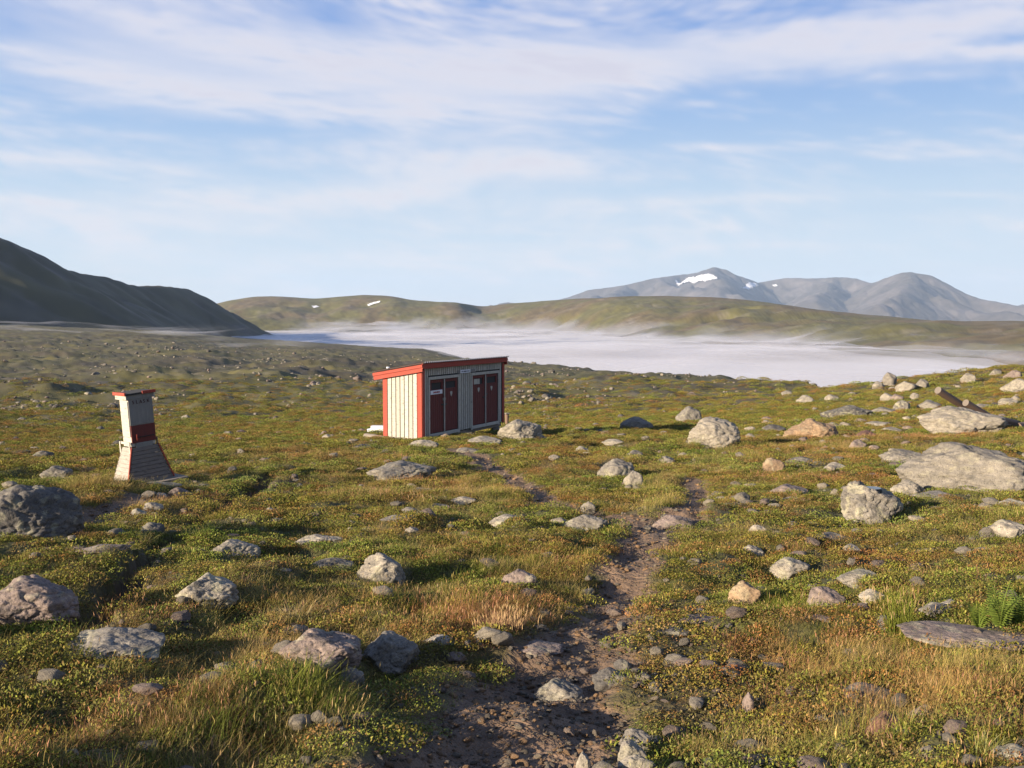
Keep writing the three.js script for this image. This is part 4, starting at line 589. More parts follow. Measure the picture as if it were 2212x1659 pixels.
// ---------------------------------------------------------------- the outhouse: near corner at the origin, front along +x, its face to +z
{
  const p = at(912, 950.5, 29.5), L = 5.35, D = 1.31, hut = group('outhouse', 'red and white wooden outhouse with four doors and a sloping roof', 'outhouse', p, rad(64.4));
  const roofY = (z) => 2.19 + (z - 0.06) * 0.17, ang = Math.atan(0.17);
  // walls behind the boards
  const wall = mesh('wall', mergeGeometries([bevelBox(L - 0.06, 1.86, 0.04).translate(L / 2, 0.97, -0.06), bevelBox(L - 0.06, 1.7, 0.04).translate(L / 2, 0.89, -D + 0.06), bevelBox(0.04, 1.72, D - 0.14).translate(0.06, 0.9, -D / 2), bevelBox(0.04, 1.72, D - 0.14).translate(L - 0.06, 0.9, -D / 2), bevelBox(L - 0.1, 0.05, D - 0.1).translate(L / 2, 0.10, -D / 2)]), M.dark, hut); wall.userData.label = 'dark boarding behind the gaps';
  // near side: seven white boards between red corner boards
  board('corner_board', 0.022, 1.96, 0.15, -0.014, 1.0, -0.068, M.red, hut); board('corner_board', 0.022, 1.78, 0.15, -0.014, 0.91, -D + 0.075, M.red, hut);
  const w0 = 0.15, w1 = D - 0.155, n = 7, pitch = (w1 - w0) / n;
  for (let i = 0; i < n; i++) { const z = -(w0 + pitch * (i + 0.5)), top = roofY(z) - 0.10; board('board', 0.024, top - 0.04, pitch - 0.022, -0.008, (top + 0.04) / 2, z, M.white, hut); }
  board('sill', 0.05, 0.07, D - 0.1, -0.012, 0.0, -D / 2, M.white, hut);
  // far side and back
  for (let i = 0; i < 8; i++) { const z = -(D / 8) * (i + 0.5), top = roofY(z) - 0.1; board('board', 0.024, top - 0.04, D / 8 - 0.02, L + 0.0, (top + 0.04) / 2, z, M.white, hut); }
  for (let i = 0; i < 36; i++) board('board', L / 36 - 0.02, 1.74, 0.024, L / 36 * (i + 0.5), 0.9, -D - 0.002, M.white, hut);
  // front
  board('corner_board', 0.13, 1.98, 0.022, 0.063, 1.02, 0.014, M.red, hut); board('corner_board', 0.15, 1.98, 0.022, L - 0.075, 1.02, 0.014, M.red, hut);
  const pairs = [[0.44, 1.287, 2.156], [3.09, 3.98, 4.91]], doorTop = 1.70, doorFoot = 0.13;
  const inDoor = (x) => pairs.some(([a, , b]) => x > a - 0.10 && x < b + 0.10);
  const count = 40, step = (L - 0.30) / count;
  for (let i = 0; i < count; i++) { const x = 0.145 + step * (i + 0.5), cut = inDoor(x), y0 = cut ? doorTop + 0.13 : 0.06, y1 = 2.08; board('board', step - 0.035, y1 - y0, 0.022, x, (y0 + y1) / 2, -0.022, M.white, hut); }
  const words = ['leftmost', 'second', 'third', 'rightmost'];
  let dn = 0;
  for (const [a, m, b] of pairs) {
    board('door_frame', 0.085, doorTop + 0.09, 0.03, a - 0.045, doorTop / 2 + 0.045, 0.004, M.white, hut); board('door_frame', 0.085, doorTop + 0.09, 0.03, b + 0.045, doorTop / 2 + 0.045, 0.004, M.white, hut);
    board('door_frame', b - a - 0.004, 0.085, 0.03, (a + b) / 2, doorTop + 0.048, 0.004, M.white, hut); board('door_frame', b - a - 0.004, 0.10, 0.03, (a + b) / 2, doorFoot - 0.06, 0.004, M.white, hut);
    board('door_post', 0.045, doorTop - doorFoot - 0.01, 0.03, m, (doorTop + doorFoot) / 2, 0.014, M.white, hut);
    for (const [x0, x1] of [[a, m], [m, b]]) {
      const w = x1 - x0 - 0.03, h = doorTop - doorFoot - 0.012, door = new THREE.Group(); door.name = 'door'; door.position.set(x0 + 0.015 + w / 2, doorFoot + 0.006, -0.03); hut.add(door); door.userData.label = words[dn] + ' dark red door';
      const wx0 = -w / 2 + 0.13, wx1 = w / 2 - 0.17, wy0 = 1.27, wy1 = 1.47, planks = 7, pw = w / planks;
      for (let i = 0; i < planks; i++) { const px = -w / 2 + pw * (i + 0.5), hit = px > wx0 && px < wx1; if (hit) { board('plank', pw - 0.006, wy0, 0.034, px, wy0 / 2, 0, M.door, door); board('plank', pw - 0.006, h - wy1, 0.034, px, (h + wy1) / 2, 0, M.door, door); } else board('plank', pw - 0.006, h, 0.034, px, h / 2, 0, M.door, door); }
      board('window_pane', wx1 - wx0 + 0.16, wy1 - wy0 + 0.02, 0.008, (wx0 + wx1) / 2, (wy0 + wy1) / 2, -0.022, M.pane, door);
      if (dn === 2) board('curtain', (wx1 - wx0) * 0.72, wy1 - wy0 - 0.03, 0.006, wx0 + (wx1 - wx0) * 0.42, (wy0 + wy1) / 2 - 0.01, -0.012, M.white, door);
      if (dn === 0) { const s = board('notice', w - 0.12, 0.12, 0.012, -0.02, 1.19, 0.025, M.paper, door); s.userData.label = 'white notice with faded red lettering'; const k = rng(5), marks = []; let x = -w / 2 + 0.22; while (x < w / 2 - 0.2) { const mw = 0.012 + 0.03 * k(); marks.push(bevelBox(mw, 0.04 + 0.02 * k(), 0.003).translate(x + mw / 2, 0, 0.009)); x += mw + 0.010 + (k() < 0.2 ? 0.03 : 0); } mesh('lettering', mergeGeometries(marks), M.redInk, s); }
      else { const s = new THREE.Shape(); s.moveTo(0, -0.075); s.bezierCurveTo(-0.03, -0.035, -0.065, 0, -0.05, 0.04); s.bezierCurveTo(-0.04, 0.07, -0.008, 0.06, 0, 0.03); s.bezierCurveTo(0.008, 0.06, 0.04, 0.07, 0.05, 0.04); s.bezierCurveTo(0.065, 0, 0.03, -0.035, 0, -0.075); const g = new THREE.ExtrudeGeometry(s, { depth: 0.01, bevelEnabled: false }); g.scale(1.15, 1.15, 1); const o = mesh('heart', g, M.white, door); o.position.set(dn === 1 ? 0.02 : 0.0, 1.10, 0.018); }
      const side = x0 === a ? 1 : -1, hy = dn === 3 ? 0.93 : dn === 2 ? 0.84 : 0.80;
      board('latch', 0.14, 0.045, 0.02, side * (w / 2 - 0.08), hy, 0.03, M.iron, door); if (dn < 2) board('padlock', 0.05, 0.07, 0.025, side * (w / 2 - 0.05), hy + 0.16, 0.032, M.grey, door);
      dn++;
    }
  }
  board('sign_board', 1.15, 0.10, 0.02, 2.70, 1.86, 0.004, M.grey, hut);
  { const s = board('name_sign', 0.66, 0.10, 0.012, 2.60, 1.865, 0.021, M.paper, hut); s.userData.label = 'small white sign with a line of dark lettering'; const k = rng(9), marks = []; let x = -0.27; while (x < 0.26) { const mw = 0.014 + 0.02 * k(); marks.push(bevelBox(mw, 0.030 + 0.01 * k(), 0.003).translate(x + mw / 2, 0, 0.009)); x += mw + 0.008 + (k() < 0.15 ? 0.03 : 0); } mesh('lettering', mergeGeometries(marks), M.ink, s); }
  // fascias: front, near side (two steps), far side, back
  board('fascia', L + 0.20, 0.15, 0.03, L / 2 + 0.0, 2.125, 0.075, M.red, hut);
  for (const [x, nm] of [[-0.085, 'near'], [L + 0.10, 'far']]) {
    const len = D + 0.34, zc = 0.06 - len / 2 + 0.01;
    board('fascia', 0.03, 0.13, len / Math.cos(ang), x, roofY(zc) - 0.155, zc - 0.0, M.red, hut, [-ang, 0, 0]);
    board('fascia_trim', 0.03, 0.085, (len + 0.03) / Math.cos(ang), x + (x < 0 ? -0.026 : 0.026), roofY(zc) - 0.055, zc, M.red, hut, [-ang, 0, 0]);
  }
  board('fascia', L + 0.2, 0.14, 0.03, L / 2, roofY(-D - 0.25) - 0.09, -D - 0.26, M.red, hut);
  for (let i = 0; i < 5; i++) board('rafter', 0.05, 0.09, (D + 0.24) / Math.cos(ang), 0.15 + i * (L - 0.3) / 4, roofY(-D / 2 - 0.08) - 0.085, -D / 2 - 0.08, M.old, hut, [-ang, 0, 0]);
  { // corrugated sheet, waves running down the slope
    const waves = 46, per = 8, N = waves * per, x0 = -0.12, x1 = L + 0.13, pos = [], idx = [];
    for (let s = 0; s < 2; s++) for (let i = 0; i <= N; i++) { const x = lerp(x0, x1, i / N), y = 0.020 * Math.cos(i / per * 2 * Math.PI) - s * 0.004; for (const z of [0.15, -D / 2, -D - 0.32]) pos.push(x, roofY(z) + 0.034 + y, z); }
    for (let s = 0; s < 2; s++) for (let i = 0; i < N; i++) for (let k = 0; k < 2; k++) { const a = s * (N + 1) * 3 + i * 3 + k; if (s) idx.push(a, a + 1, a + 3, a + 1, a + 4, a + 3); else idx.push(a, a + 3, a + 1, a + 1, a + 3, a + 4); }
    for (let i = 0; i < N; i++) { const a = i * 3, b = (N + 1) * 3 + i * 3; idx.push(a, b, a + 3, b, b + 3, a + 3); }
    const g = new THREE.BufferGeometry(); g.setAttribute('position', new THREE.Float32BufferAttribute(pos, 3)); g.setIndex(idx); const o = mesh('roof', g.toNonIndexed(), M.tin, hut); o.geometry.computeVertexNormals(); o.userData.label = 'corrugated metal roof';
    const vent = new THREE.CylinderGeometry(0.05, 0.05, 0.14, 16); vent.translate(0.35, roofY(-D) + 0.04, -D - 0.05); mesh('vent_pipe', vent, M.paper, o);
  }
  // beams and stones that carry it
  board('beam', L - 0.1, 0.12, 0.12, L / 2, -0.03, -0.14, M.old, hut); board('beam', L - 0.1, 0.12, 0.12, L / 2, -0.03, -D + 0.14, M.old, hut);
  [0.3, L / 2, L - 0.3].forEach((x, i) => [-0.15, -D + 0.15].forEach((z, j) => { const st = mesh('footing_stone', rockShape(700 + i * 2 + j, 0.24, 0.34, 0.22, 7, 0.5, 'g', 0.3), rockMaterial, hut); st.position.set(x, -0.34, z); }));
  for (let s = 0; s <= L; s += 0.25) for (let z = -D; z <= 0.1; z += 0.25) { const v = new THREE.Vector3(s, 0, z).applyAxisAngle(new THREE.Vector3(0, 1, 0), rad(64.4)).add(p); TAKEN.push([v.x, -v.z, 0.2, 0.2, 0]); }
}
// white boards, a weathered log and a stake near it
{
  const c = ground(812, 942), o = group('white_boards', 'two white boards stacked behind the left end of the outhouse', 'boards', new THREE.Vector3(c.x, H(c.x, c.f * 1.03), -c.f * 1.03), rad(-8)); o.position.x *= 1.03;
  board('plank', 0.72, 0.20, 0.34, 0.08, 0.13, 0, M.paper, o); board('plank', 0.58, 0.11, 0.30, 0.14, 0.286, -0.01, M.paper, o);
}
function log(name, label, category, a, b, r0, r1, m, endM, seed, ends = true) {
  const k = rng(seed), dir = b.clone().sub(a), len = dir.length(), N = 14, R = 18, pos = [], idx = [], uv = [], q = new THREE.Quaternion().setFromUnitVectors(new THREE.Vector3(0, 0, 1), dir.clone().normalize());
  for (let i = 0; i <= N; i++) for (let j = 0; j <= R; j++) { const t = i / N, w = j / R * 2 * Math.PI, rr = lerp(r0, r1, t) * (1 + 0.06 * n3(Math.cos(w) * 1.5 + seed, Math.sin(w) * 1.5, t * 5) + 0.02 * Math.sin(w * 7 + t * 3)); pos.push(Math.cos(w) * rr, Math.sin(w) * rr, t * len); uv.push(j / R, t * len * 0.5); }
  for (let i = 0; i < N; i++) for (let j = 0; j < R; j++) { const s = i * (R + 1) + j; idx.push(s, s + 1, s + R + 1, s + 1, s + R + 2, s + R + 1); }
  const g = new THREE.BufferGeometry(); g.setAttribute('position', new THREE.Float32BufferAttribute(pos, 3)); g.setAttribute('uv', new THREE.Float32BufferAttribute(uv, 2)); g.setIndex(idx); g.computeVertexNormals();
  const o = new THREE.Group(); o.name = numbered(name); o.position.copy(a); o.quaternion.copy(q); scene.add(o); tag(o, label, category); mesh('shaft', g, m, o);
  if (ends) for (const [z, r, s] of [[0, r0, -1], [len, r1, 1]]) { const e = new THREE.CircleGeometry(r * 1.01, 18); if (s < 0) e.rotateY(Math.PI); e.translate(0, 0, z + s * 0.002); mesh('cut_end', e, endM, o); }
  return o;
}
{
  const l0 = put(790, 949), l1 = put(850, 950); l0.y += 0.07; l1.y += 0.07; log('weathered_log', 'grey weathered log lying at the left corner of the outhouse', 'log', l0, l1, 0.10, 0.085, M.old, M.brown, 3);
  const b = put(1095, 921), s = group('stake', 'short brown stake with a pale stone on top behind the outhouse boulder', 'stake', b), g = new THREE.CylinderGeometry(0.10, 0.085, 0.62, 14); g.translate(0, 0.28, 0); mesh('stake_body', g, M.brown, s);
  const cap = mesh('cap_stone', rockShape(811, 0.14, 0.06, 0.11, 8, 0.6, 'w', 0.1), rockMaterial, s); cap.position.set(0, 0.63, 0);
  // the poles on the boulder at right
  log('pole', 'long brown pole whose raised end points left above the boulder', 'pole', at(2026, 843, 31.6), at(2170, 934, 34.2), 0.105, 0.11, M.brown, M.base, 5);
  log('pole', 'second brown pole lying lower across the boulder', 'pole', at(2086, 870, 31.9), at(2186, 930, 33.6), 0.10, 0.10, M.brown, M.base, 6);
  log('log', 'short log with its round end towards the camera right of the boulder', 'log', at(2157, 906, 32.0), at(2215, 918, 36), 0.10, 0.10, M.brown, M.brown, 7);
  log('log', 'lower log with a pale sawn end right of the boulder', 'log', at(2163, 919, 31.6), at(2225, 930, 35), 0.085, 0.085, M.brown, M.pale, 8);
  log('log', 'dark log lying at the right edge below the poles', 'log', at(2196, 925, 31.2), at(2245, 918, 33), 0.15, 0.15, M.brown, M.brown, 9);
}
// ---------------------------------------------------------------- the waste bin: front along +x, face to +z, the whole thing leaning left
{
  const px = ground(318, 1042), p = new THREE.Vector3(px.x, H(px.x, px.f) + 0.10, -px.f); p.copy(at(310, 1040, px.r + 0.1));
  const bin = group('waste_bin', 'leaning grey wooden waste bin on a flared base with red trim', 'waste bin', p, rad(48)); bin.rotation.order = 'YXZ'; bin.rotation.z = rad(4.5); bin.scale.setScalar(0.93);
  // platform
  for (let i = 0; i < 4; i++) board('platform_plank', 0.98, 0.035, 0.17, 0.06, 0.02, 0.40 - i * 0.176, M.old, bin);
  board('bearer', 0.05, 0.14, 0.62, -0.34, -0.07, 0.12, M.grey, bin); board('bearer', 0.05, 0.14, 0.62, 0.42, -0.07, 0.12, M.grey, bin); board('bearer', 0.80, 0.10, 0.04, 0.04, -0.06, 0.43, M.grey, bin);
  // flared base of lapped boards
  const B0 = 0.04, B1 = 0.62, rowsN = 9, half = (t, a, b) => lerp(a, b, t);
  for (let i = 0; i < rowsN; i++) {
    const t0 = i / rowsN, t1 = (i + 1) / rowsN, y0 = lerp(B0, B1, t0), y1 = lerp(B0, B1, t1) - 0.006, quad = (pts, off) => { // a slanting board from four corners, given thickness inwards
      const g = new THREE.BufferGeometry(), n = off, P = [...pts, ...pts.map((q) => [q[0] - n[0], q[1], q[2] - n[2]])].flat(); g.setAttribute('position', new THREE.Float32BufferAttribute(P, 3)); g.setAttribute('uv', new THREE.Float32BufferAttribute([0, 0, 0, 1, 0.15, 1, 0.15, 0, 0, 0, 0, 1, 0.15, 1, 0.15, 0], 2)); g.setIndex([0, 1, 2, 0, 2, 3, 4, 6, 5, 4, 7, 6, 0, 4, 1, 1, 4, 5, 1, 5, 2, 2, 5, 6, 2, 6, 3, 3, 6, 7, 3, 7, 0, 0, 7, 4]); const m = uvShift(g.toNonIndexed()); m.computeVertexNormals(); return m; };
    const xa = half(t0, 0.40, 0.225) + 0.006, xb = half(t1, 0.40, 0.225), za = half(t0, 0.27, 0.165) + 0.006, zb = half(t1, 0.27, 0.165);
    mesh('base_board', quad([[-xa, y0, za], [xa, y0, za], [xb, y1, zb], [-xb, y1, zb]], [0, 0, 0.02]), M.base, bin); mesh('base_board', quad([[xa, y0, -za], [-xa, y0, -za], [-xb, y1, -zb], [xb, y1, -zb]], [0, 0, -0.02]), M.base, bin);
    mesh('base_board', quad([[-xa, y0, -za], [-xa, y0, za], [-xb, y1, zb], [-xb, y1, -zb]], [-0.02, 0, 0]), M.pale, bin); mesh('base_board', quad([[xa, y0, za], [xa, y0, -za], [xb, y1, -zb], [xb, y1, zb]], [0.02, 0, 0]), M.pale, bin);
  }
  for (const sx of [-1, 1]) { const a = new THREE.Vector3(sx * 0.413, 0.045, 0.275), b = new THREE.Vector3(sx * 0.238, 0.63, 0.172), c = a.clone().add(b).multiplyScalar(0.5), o = mesh('edge_trim', bevelBox(0.022, a.distanceTo(b), 0.022), M.red, bin); o.position.copy(c); o.quaternion.setFromUnitVectors(new THREE.Vector3(0, 1, 0), b.clone().sub(a).normalize()); }
  // upright box
  board('box', 0.42, 0.80, 0.28, 0, 1.03, 0, M.white, bin); board('front_panel', 0.425, 0.46, 0.016, 0, 1.22, 0.149, M.grey, bin); const rp = board('hatch', 0.425, 0.29, 0.022, 0, 0.835, 0.152, M.door, bin); rp.userData.label = 'dark red hatch';
  board('hatch_bar', 0.30, 0.014, 0.014, 0.03, -0.055, 0.02, M.iron, rp); board('hatch_handle', 0.022, 0.10, 0.02, -0.13, -0.05, 0.022, M.red, rp);
  board('apron', 0.30, 0.09, 0.014, 0.0, 0.645, 0.158, M.grey, bin);
  board('side_slat', 0.016, 0.58, 0.03, -0.22, 1.09, 0.128, M.white, bin);
  for (const z of [-0.19, 0.12]) board('side_arm', 0.02, 0.22, 0.035, -0.245, 0.60, z, M.white, bin); board('side_arm', 0.02, 0.04, 0.36, -0.232, 0.69, -0.03, M.white, bin);
  board('side_arm', 0.02, 0.22, 0.035, 0.245, 0.62, 0.12, M.brown, bin);
  board('cap_rail', 0.50, 0.075, 0.02, 0, 1.452, 0.156, M.grey, bin); board('cap_rail', 0.02, 0.075, 0.36, -0.246, 1.452, -0.01, M.white, bin); board('cap_rail', 0.02, 0.075, 0.36, 0.246, 1.452, -0.01, M.white, bin);
  board('lid', 0.53, 0.03, 0.40, 0, 1.506, -0.01, M.dark, bin, [0, 0, 0.02]); board('lid_trim', 0.03, 0.05, 0.40, -0.27, 1.512, -0.01, M.red, bin); board('lid_trim', 0.24, 0.05, 0.02, 0.14, 1.515, 0.20, M.red, bin);
  const font = await new FontLoader().loadAsync('fonts/droid/droid_sans_bold.typeface.json'); let x = -0.15;
  for (const ch of 'SLASK') { const g = new TextGeometry(ch, { font, size: 0.058, depth: 0.002, curveSegments: 4 }); g.computeBoundingBox(); const o = mesh('letter', g, M.blackish, bin); o.position.set(x, 1.335 + (ch === 'A' ? -0.003 : 0), 0.158); x += 0.064; }
  for (let a = -0.5; a <= 0.6; a += 0.2) for (let z = -0.3; z <= 0.5; z += 0.2) { const v = new THREE.Vector3(a, 0, z).applyAxisAngle(new THREE.Vector3(0, 1, 0), rad(48)).add(p); TAKEN.push([v.x, -v.z, 0.26, 0.26, 0]); }
}
console.log('timber', performance.now() | 0);

// ---------------------------------------------------------------- plants
const blocked = (x, f) => { for (const t of TAKEN) { const dx = x - t[0], df = f - t[1]; if (Math.abs(dx) < t[2] && Math.abs(df) < t[2]) { const a = -t[4], lx = dx * Math.cos(a) - df * Math.sin(a), lf = dx * Math.sin(a) + df * Math.cos(a); if ((lx * lx) / (t[2] * t[2]) + (lf * lf) / (t[3] * t[3]) < 1) return true; } } return false; };
const plantMaterial = new THREE.MeshPhysicalMaterial({ vertexColors: true, roughness: 0.8, side: THREE.DoubleSide, specularIntensity: 0.25 });
// one tuft: n blades rooted within `spread`, `len` long, `width` wide, bending by `bend`; seed heads on some
function tuft(seed, n, spread, len, width, bend, root, tip, heads = 0, headTone = [0.30, 0.2, 0.1]) {
  const r = rng(seed), pos = [], col = [], idx = [];
  for (let i = 0; i < n; i++) {
    const a = r() * 6.28, d = spread * Math.sqrt(r()), L = len * (0.45 + 0.65 * r()), dir = r() * 6.28, out = bend * (0.3 + r()) , wd = width * (0.7 + 0.6 * r()), ox = Math.cos(a) * d, oz = Math.sin(a) * d, sx = -Math.sin(dir), sz = Math.cos(dir), tint = 0.75 + 0.5 * r(), b0 = pos.length / 3, N = 3;
    for (let k = 0; k <= N; k++) {
      const t = k / N, lean = out * t * t * L + 0.25 * d * t, x = ox + Math.cos(dir) * lean, z = oz + Math.sin(dir) * lean, y = L * t * (1 - 0.25 * out * t), w = wd * (1 - 0.85 * t) / 2;
      pos.push(x - sx * w, y, z - sz * w, x + sx * w, y, z + sz * w);
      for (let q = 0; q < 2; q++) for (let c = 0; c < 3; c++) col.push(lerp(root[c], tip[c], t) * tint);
      if (k) { const p = b0 + (k - 1) * 2; idx.push(p, p + 1, p + 2, p + 1, p + 3, p + 2); }
    }
    if (r() < heads) { const t = 1, lean = out * L + 0.25 * d, x = ox + Math.cos(dir) * lean, z = oz + Math.sin(dir) * lean, y = L * (1 - 0.25 * out), hw = 0.0012 + 0.001 * r(), hl = 0.03 + 0.03 * r(), b = pos.length / 3; pos.push(x, y - hl * 0.5, z, x - hw, y, z, x + hw, y, z + hw, x + Math.cos(dir) * 0.01, y + hl * 0.6, z); for (let q = 0; q < 4; q++) for (let c = 0; c < 3; c++) col.push(headTone[c] * tint); idx.push(b, b + 1, b + 2, b + 1, b + 3, b + 2); }
  }
  const g = new THREE.BufferGeometry(); g.setAttribute('position', new THREE.Float32BufferAttribute(pos, 3)); g.setAttribute('color', new THREE.Float32BufferAttribute(col, 3)); g.setIndex(idx); g.computeVertexNormals(); return g;
}
// a cushion of small leaves on short stems
function cushion(seed, n, radius, height, leaf, tones) {
  const r = rng(seed), pos = [], col = [], idx = [], v = new THREE.Vector3(), e = new THREE.Euler();
  for (let i = 0; i < n; i++) {
    const a = r() * 6.28, d = radius * Math.sqrt(r()), top = height * (1 - Math.pow(d / radius, 2) * 0.7) , y = top * (0.35 + 0.65 * Math.sqrt(r())), x = Math.cos(a) * d, z = Math.sin(a) * d, L = leaf * (0.6 + 0.8 * r()), W = L * 0.5, b = pos.length / 3, tone = tones[Math.floor(r() * tones.length)], k = 0.7 + 0.6 * r();
    e.set(r() * 1.6 - 0.8, r() * 6.28, r() * 1.6 - 0.8);
    for (const [px, py] of [[0, 0], [W / 2, L * 0.5], [-W / 2, L * 0.5], [0, L]]) { v.set(px, py * 0.5, py * 0.87).applyEuler(e); pos.push(x + v.x, y + v.y, z + v.z); for (let c = 0; c < 3; c++) col.push(tone[c] * k); }
    idx.push(b, b + 1, b + 2, b + 1, b + 3, b + 2);
  }
  const g = new THREE.BufferGeometry(); g.setAttribute('position', new THREE.Float32BufferAttribute(pos, 3)); g.setAttribute('color', new THREE.Float32BufferAttribute(col, 3)); g.setIndex(idx); g.computeVertexNormals(); return g;
}
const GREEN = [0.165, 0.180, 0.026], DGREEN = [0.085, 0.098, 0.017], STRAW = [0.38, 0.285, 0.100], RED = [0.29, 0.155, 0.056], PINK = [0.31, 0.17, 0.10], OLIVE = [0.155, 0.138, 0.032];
const KINDS = {
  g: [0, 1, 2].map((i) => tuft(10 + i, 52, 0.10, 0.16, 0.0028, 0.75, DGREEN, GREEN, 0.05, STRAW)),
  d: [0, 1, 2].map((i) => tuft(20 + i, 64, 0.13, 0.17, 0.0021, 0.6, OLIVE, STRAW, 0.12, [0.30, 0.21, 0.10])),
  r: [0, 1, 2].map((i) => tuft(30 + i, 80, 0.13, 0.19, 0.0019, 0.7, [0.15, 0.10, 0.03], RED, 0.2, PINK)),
  h: [0, 1, 2].map((i) => cushion(40 + i, 300, 0.14, 0.055, 0.0145, [GREEN, DGREEN, [0.13, 0.145, 0.026], [0.19, 0.172, 0.042], [0.15, 0.145, 0.03], [0.165, 0.11, 0.038]])),
  b: [0, 1].map((i) => cushion(50 + i, 240, 0.14, 0.03, 0.0125, [[0.17, 0.15, 0.036], [0.13, 0.09, 0.035], [0.20, 0.155, 0.065], [0.13, 0.118, 0.03]])),
  o: [0, 1].map((i) => cushion(60 + i, 280, 0.13, 0.06, 0.0135, [[0.20, 0.10, 0.030], [0.15, 0.085, 0.028], [0.16, 0.125, 0.032], [0.23, 0.14, 0.050]])),
};
{
  const r = rng(2024), lists = {}; for (const k in KINDS) lists[k] = KINDS[k].map(() => []);
  // first the low mat, then grass standing in it
  const rings = [[2.4, 6, 100, 260, 0.9], [6, 11, 80, 190, 0.95], [11, 19, 46, 100, 1.15], [19, 34, 22, 40, 1.5], [34, 62, 8, 12, 2.1], [62, 115, 2.4, 3, 3.0], [95, 230, 0.30, 0.16, 5.0]];
  for (const [r0, r1, mat, grassy, size] of rings) for (const layer of [0, 1]) {
    const n = Math.round((layer ? grassy : mat) * 0.5 * 1.2 * (r1 * r1 - r0 * r0));
    for (let i = 0; i < n; i++) {
      const rr = Math.sqrt(lerp(r0 * r0, r1 * r1, r())), az = (r() - 0.5) * 1.2, x = rr * Math.sin(az), f = rr * Math.cos(az), [worn] = pathAt(x, f);
      if (worn > 0.12 && r() < worn * 1.3 - (layer ? 0 : 0.12)) continue;
      if (blocked(x, f)) continue;
      const w = grows(x, f), tallest = TALL; let kind; if (rr > 70 && rr < 115 && r1 < 116 && r() < (rr - 70) / 70) continue;
      if (!layer) { const rust = 0.10 + 0.5 * w.r + 1.3 * Math.max(0, n2(x * 0.7 + 70, f * 0.7) - 0.12), moss = 0.25 + w.b + 0.4 * w.d, heath = 0.05 + w.h * 1.3 + 0.4 * w.g, q = r() * (rust + moss + heath); kind = q < rust ? 'o' : q < rust + moss ? 'b' : 'h'; if (kind === 'b' && r() < 0.3) continue; }
      else {
        const d = 1.1 * w.d * w.d, e = w.r * w.r, g = 0.85 * w.g * w.g, thin = 0.62 * (w.h + w.b) * (w.h + w.b), q = r() * (d + e + g + thin); if (q > d + e + g) continue;
        kind = q < d ? 'd' : q < d + e ? 'r' : 'g';
      }
      const hue = n2(x * 0.36 + 12, f * 0.36) + 0.6 * n2(x * 1.3, f * 1.3 + 4), g = KINDS[kind], v = Math.floor(r() * g.length), s = size * (0.75 + 0.5 * r()), t = 0.72 + 0.5 * r();
      const tall = layer ? clamp(0.36 + 0.30 * n2(x * 0.8 + 3, f * 0.8) + 0.55 * tallest + 0.40 * (r() - 0.4) - 2.5 * worn, 0.16, 1.25) * (rr > 17 ? 0.72 : 1) : 0.75 + 0.7 * r() + 0.35 * n2(x * 1.6, f * 1.6);
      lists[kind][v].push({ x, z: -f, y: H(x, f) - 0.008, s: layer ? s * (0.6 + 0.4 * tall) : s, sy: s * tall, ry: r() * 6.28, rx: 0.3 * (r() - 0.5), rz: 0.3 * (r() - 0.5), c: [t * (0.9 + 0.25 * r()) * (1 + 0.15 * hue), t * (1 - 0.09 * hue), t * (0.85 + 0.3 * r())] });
    }
  }
  const words = { g: 'green grass', d: 'straw-coloured grass', r: 'reddish seeding grass', h: 'low green heath leaves', b: 'brown-green moss and tiny plants', o: 'rust-brown dwarf shrubs' }, extra = ['fine', 'mixed', 'loose'];
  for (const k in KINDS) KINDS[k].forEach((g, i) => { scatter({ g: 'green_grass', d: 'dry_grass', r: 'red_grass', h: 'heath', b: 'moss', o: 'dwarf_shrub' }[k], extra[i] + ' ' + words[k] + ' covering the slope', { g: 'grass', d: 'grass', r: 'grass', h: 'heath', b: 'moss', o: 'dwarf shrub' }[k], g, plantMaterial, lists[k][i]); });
  let tot = 0; for (const k in lists) for (const l of lists[k]) tot += l.length; console.log('plants', tot);
}
// single plants that stand out
function tussock(name, u, v, wpx, hpx, n, bend, root, tip, heads, label, seed) {
  const p = put(u, v), px = ground(u, v).px, o = mesh(name, tuft(seed, n, wpx * px * 0.28, hpx * px, 0.005, bend, root, tip, heads), plantMaterial); o.position.copy(p); o.position.y -= 0.01; tag(o, label, 'grass tuft'); return o;
}
tussock('straw_tuft', 640, 1345, 120, 66, 60, 0.75, [0.2, 0.16, 0.06], [0.50, 0.40, 0.20], 0, 'dead straw tuft fanning out behind the foreground boulder', 1);
tussock('sedge_tuft', 650, 1545, 190, 90, 260, 0.7, DGREEN, GREEN, 0.05, 'thick dark green tuft below the speckled foreground boulder', 2);
tussock('sedge_tuft', 1470, 1196, 90, 30, 160, 0.9, DGREEN, [0.15, 0.2, 0.04], 0.1, 'bright green tuft growing on the wide path', 3);
tussock('sedge_tuft', 1945, 1372, 110, 96, 240, 0.45, DGREEN, GREEN, 0.2, 'tall green sedge tuft left of the ferns', 4);
tussock('sedge_tuft', 1690, 1318, 130, 60, 240, 0.6, DGREEN, GREEN, 0.05, 'dense green tuft between two stones at right', 5);
tussock('sedge_tuft', 2140, 1630, 110, 40, 110, 1.0, [0.12, 0.14, 0.04], [0.30, 0.28, 0.10], 0.1, 'spreading yellow-green tuft in the bottom right corner', 6);
tussock('sedge_tuft', 1320, 1142, 70, 30, 180, 0.6, DGREEN, [0.10, 0.14, 0.03], 0.1, 'dark green tuft at the right end of the flat bend boulder', 7);
tussock('sedge_tuft', 425, 1018, 70, 22, 160, 0.6, DGREEN, GREEN, 0.1, 'green tuft in the shade right of the bin', 8);
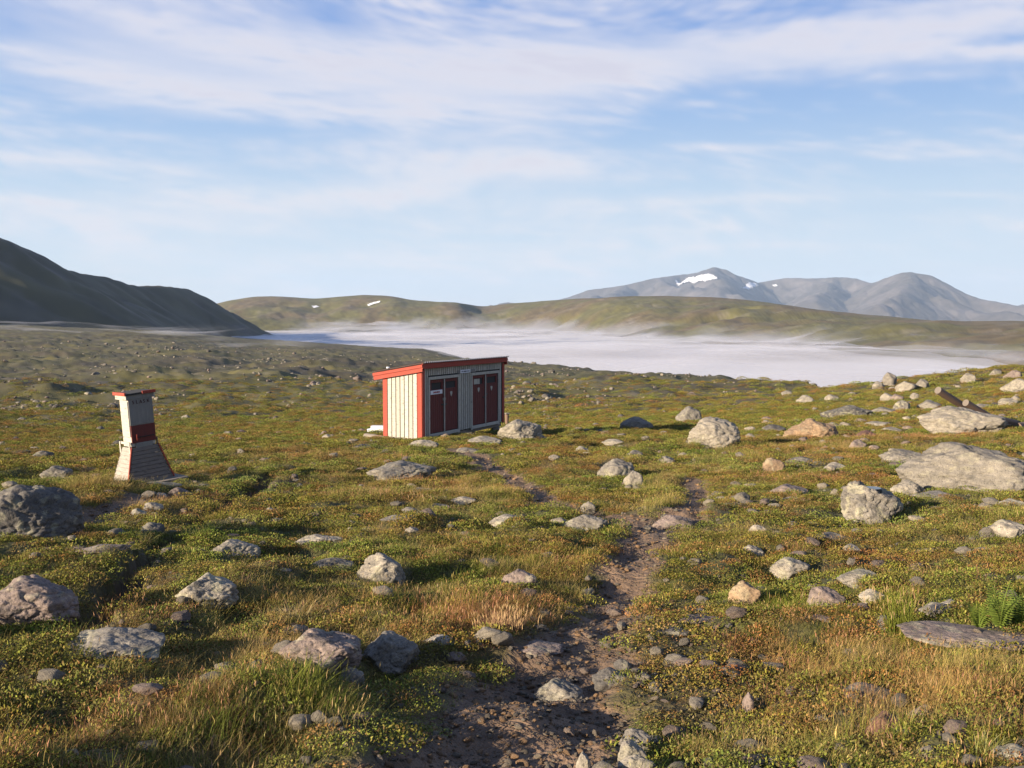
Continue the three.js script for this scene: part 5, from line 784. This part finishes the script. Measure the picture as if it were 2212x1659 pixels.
tussock('sedge_tuft', 1500, 972, 50, 22, 140, 0.6, DGREEN, [0.2, 0.22, 0.05], 0.1, 'yellow-green tuft at the left foot of the round boulder', 9);
tussock('sedge_tuft', 1570, 978, 80, 30, 160, 0.5, DGREEN, [0.2, 0.18, 0.06], 0.3, 'tall grass in front of the round boulder', 10);
tussock('red_tuft', 1090, 1385, 160, 60, 320, 0.6, [0.16, 0.11, 0.05], PINK, 0.6, 'pink seeding grass tuft left of the path step', 11);
tussock('red_tuft', 230, 1262, 60, 40, 120, 0.5, [0.14, 0.09, 0.04], [0.34, 0.12, 0.06], 0.5, 'red sorrel stalks by the ditch', 12);
// ferns at the right
function fern(u, v, hpx, n, seed, label) {
  const p = put(u, v), px = ground(u, v).px, L0 = hpx * px, r = rng(seed), grp = new THREE.Group(); grp.name = numbered('fern'); grp.position.copy(p); scene.add(grp); tag(grp, label, 'fern', 'ferns at the right');
  for (let i = 0; i < n; i++) {
    const a = r() * 6.28, L = L0 * (0.75 + 0.4 * r()), out = 0.25 + 0.5 * r(), pos = [], col = [], idx = [], quad = (a0, b0, c0, d0, k) => { const b = pos.length / 3; pos.push(...a0, ...b0, ...c0, ...d0); for (let q = 0; q < 4; q++) col.push(0.115 * k, 0.155 * k, 0.026 * k); idx.push(b, b + 1, b + 2, b + 1, b + 3, b + 2); };
    const c = Math.cos(a), s = Math.sin(a), stem = (t) => [c * out * L * t * t, L * t * (1 - 0.2 * t * out), s * out * L * t * t], N = 20;
    for (let k = 0; k < N; k++) {
      const t0 = k / N, t1 = (k + 1) / N, q0 = stem(t0), q1 = stem(t1), w = 0.0025; quad([q0[0] - s * w, q0[1], q0[2] + c * w], [q0[0] + s * w, q0[1], q0[2] - c * w], [q1[0] - s * w, q1[1], q1[2] + c * w], [q1[0] + s * w, q1[1], q1[2] - c * w], 0.8);
      if (k < 2) continue;
      const pl = 0.22 * L * Math.sin(Math.PI * Math.pow(t0, 0.7)) * (0.9 + 0.2 * r()) + 0.01;
      for (const sg of [-1, 1]) { const lw = 0.0042 * (1.2 - t0), tip = [q0[0] - s * sg * pl + c * 0.2 * pl, q0[1] + 0.15 * pl, q0[2] + c * sg * pl + s * 0.2 * pl], mid = [(q0[0] + tip[0]) / 2, (q0[1] + tip[1]) / 2, (q0[2] + tip[2]) / 2]; quad(q0, [mid[0] + c * lw, mid[1] + lw * 0.9, mid[2] + s * lw], [mid[0] - c * lw, mid[1] - lw * 0.9, mid[2] - s * lw], tip, 0.8 + 0.5 * r()); }
    }
    const g = new THREE.BufferGeometry(); g.setAttribute('position', new THREE.Float32BufferAttribute(pos, 3)); g.setAttribute('color', new THREE.Float32BufferAttribute(col, 3)); g.setIndex(idx); g.computeVertexNormals(); mesh('frond', g, plantMaterial, grp);
  }
}
fern(2115, 1372, 76, 9, 1, 'left fern with upright fronds beside the grey angular stone'); fern(2160, 1376, 96, 11, 2, 'tallest fern near the right edge above the reddish ledge'); fern(2205, 1370, 86, 10, 3, 'rightmost fern cut by the right edge');
console.log('plants done', performance.now() | 0);
renderer.render(scene, camera);
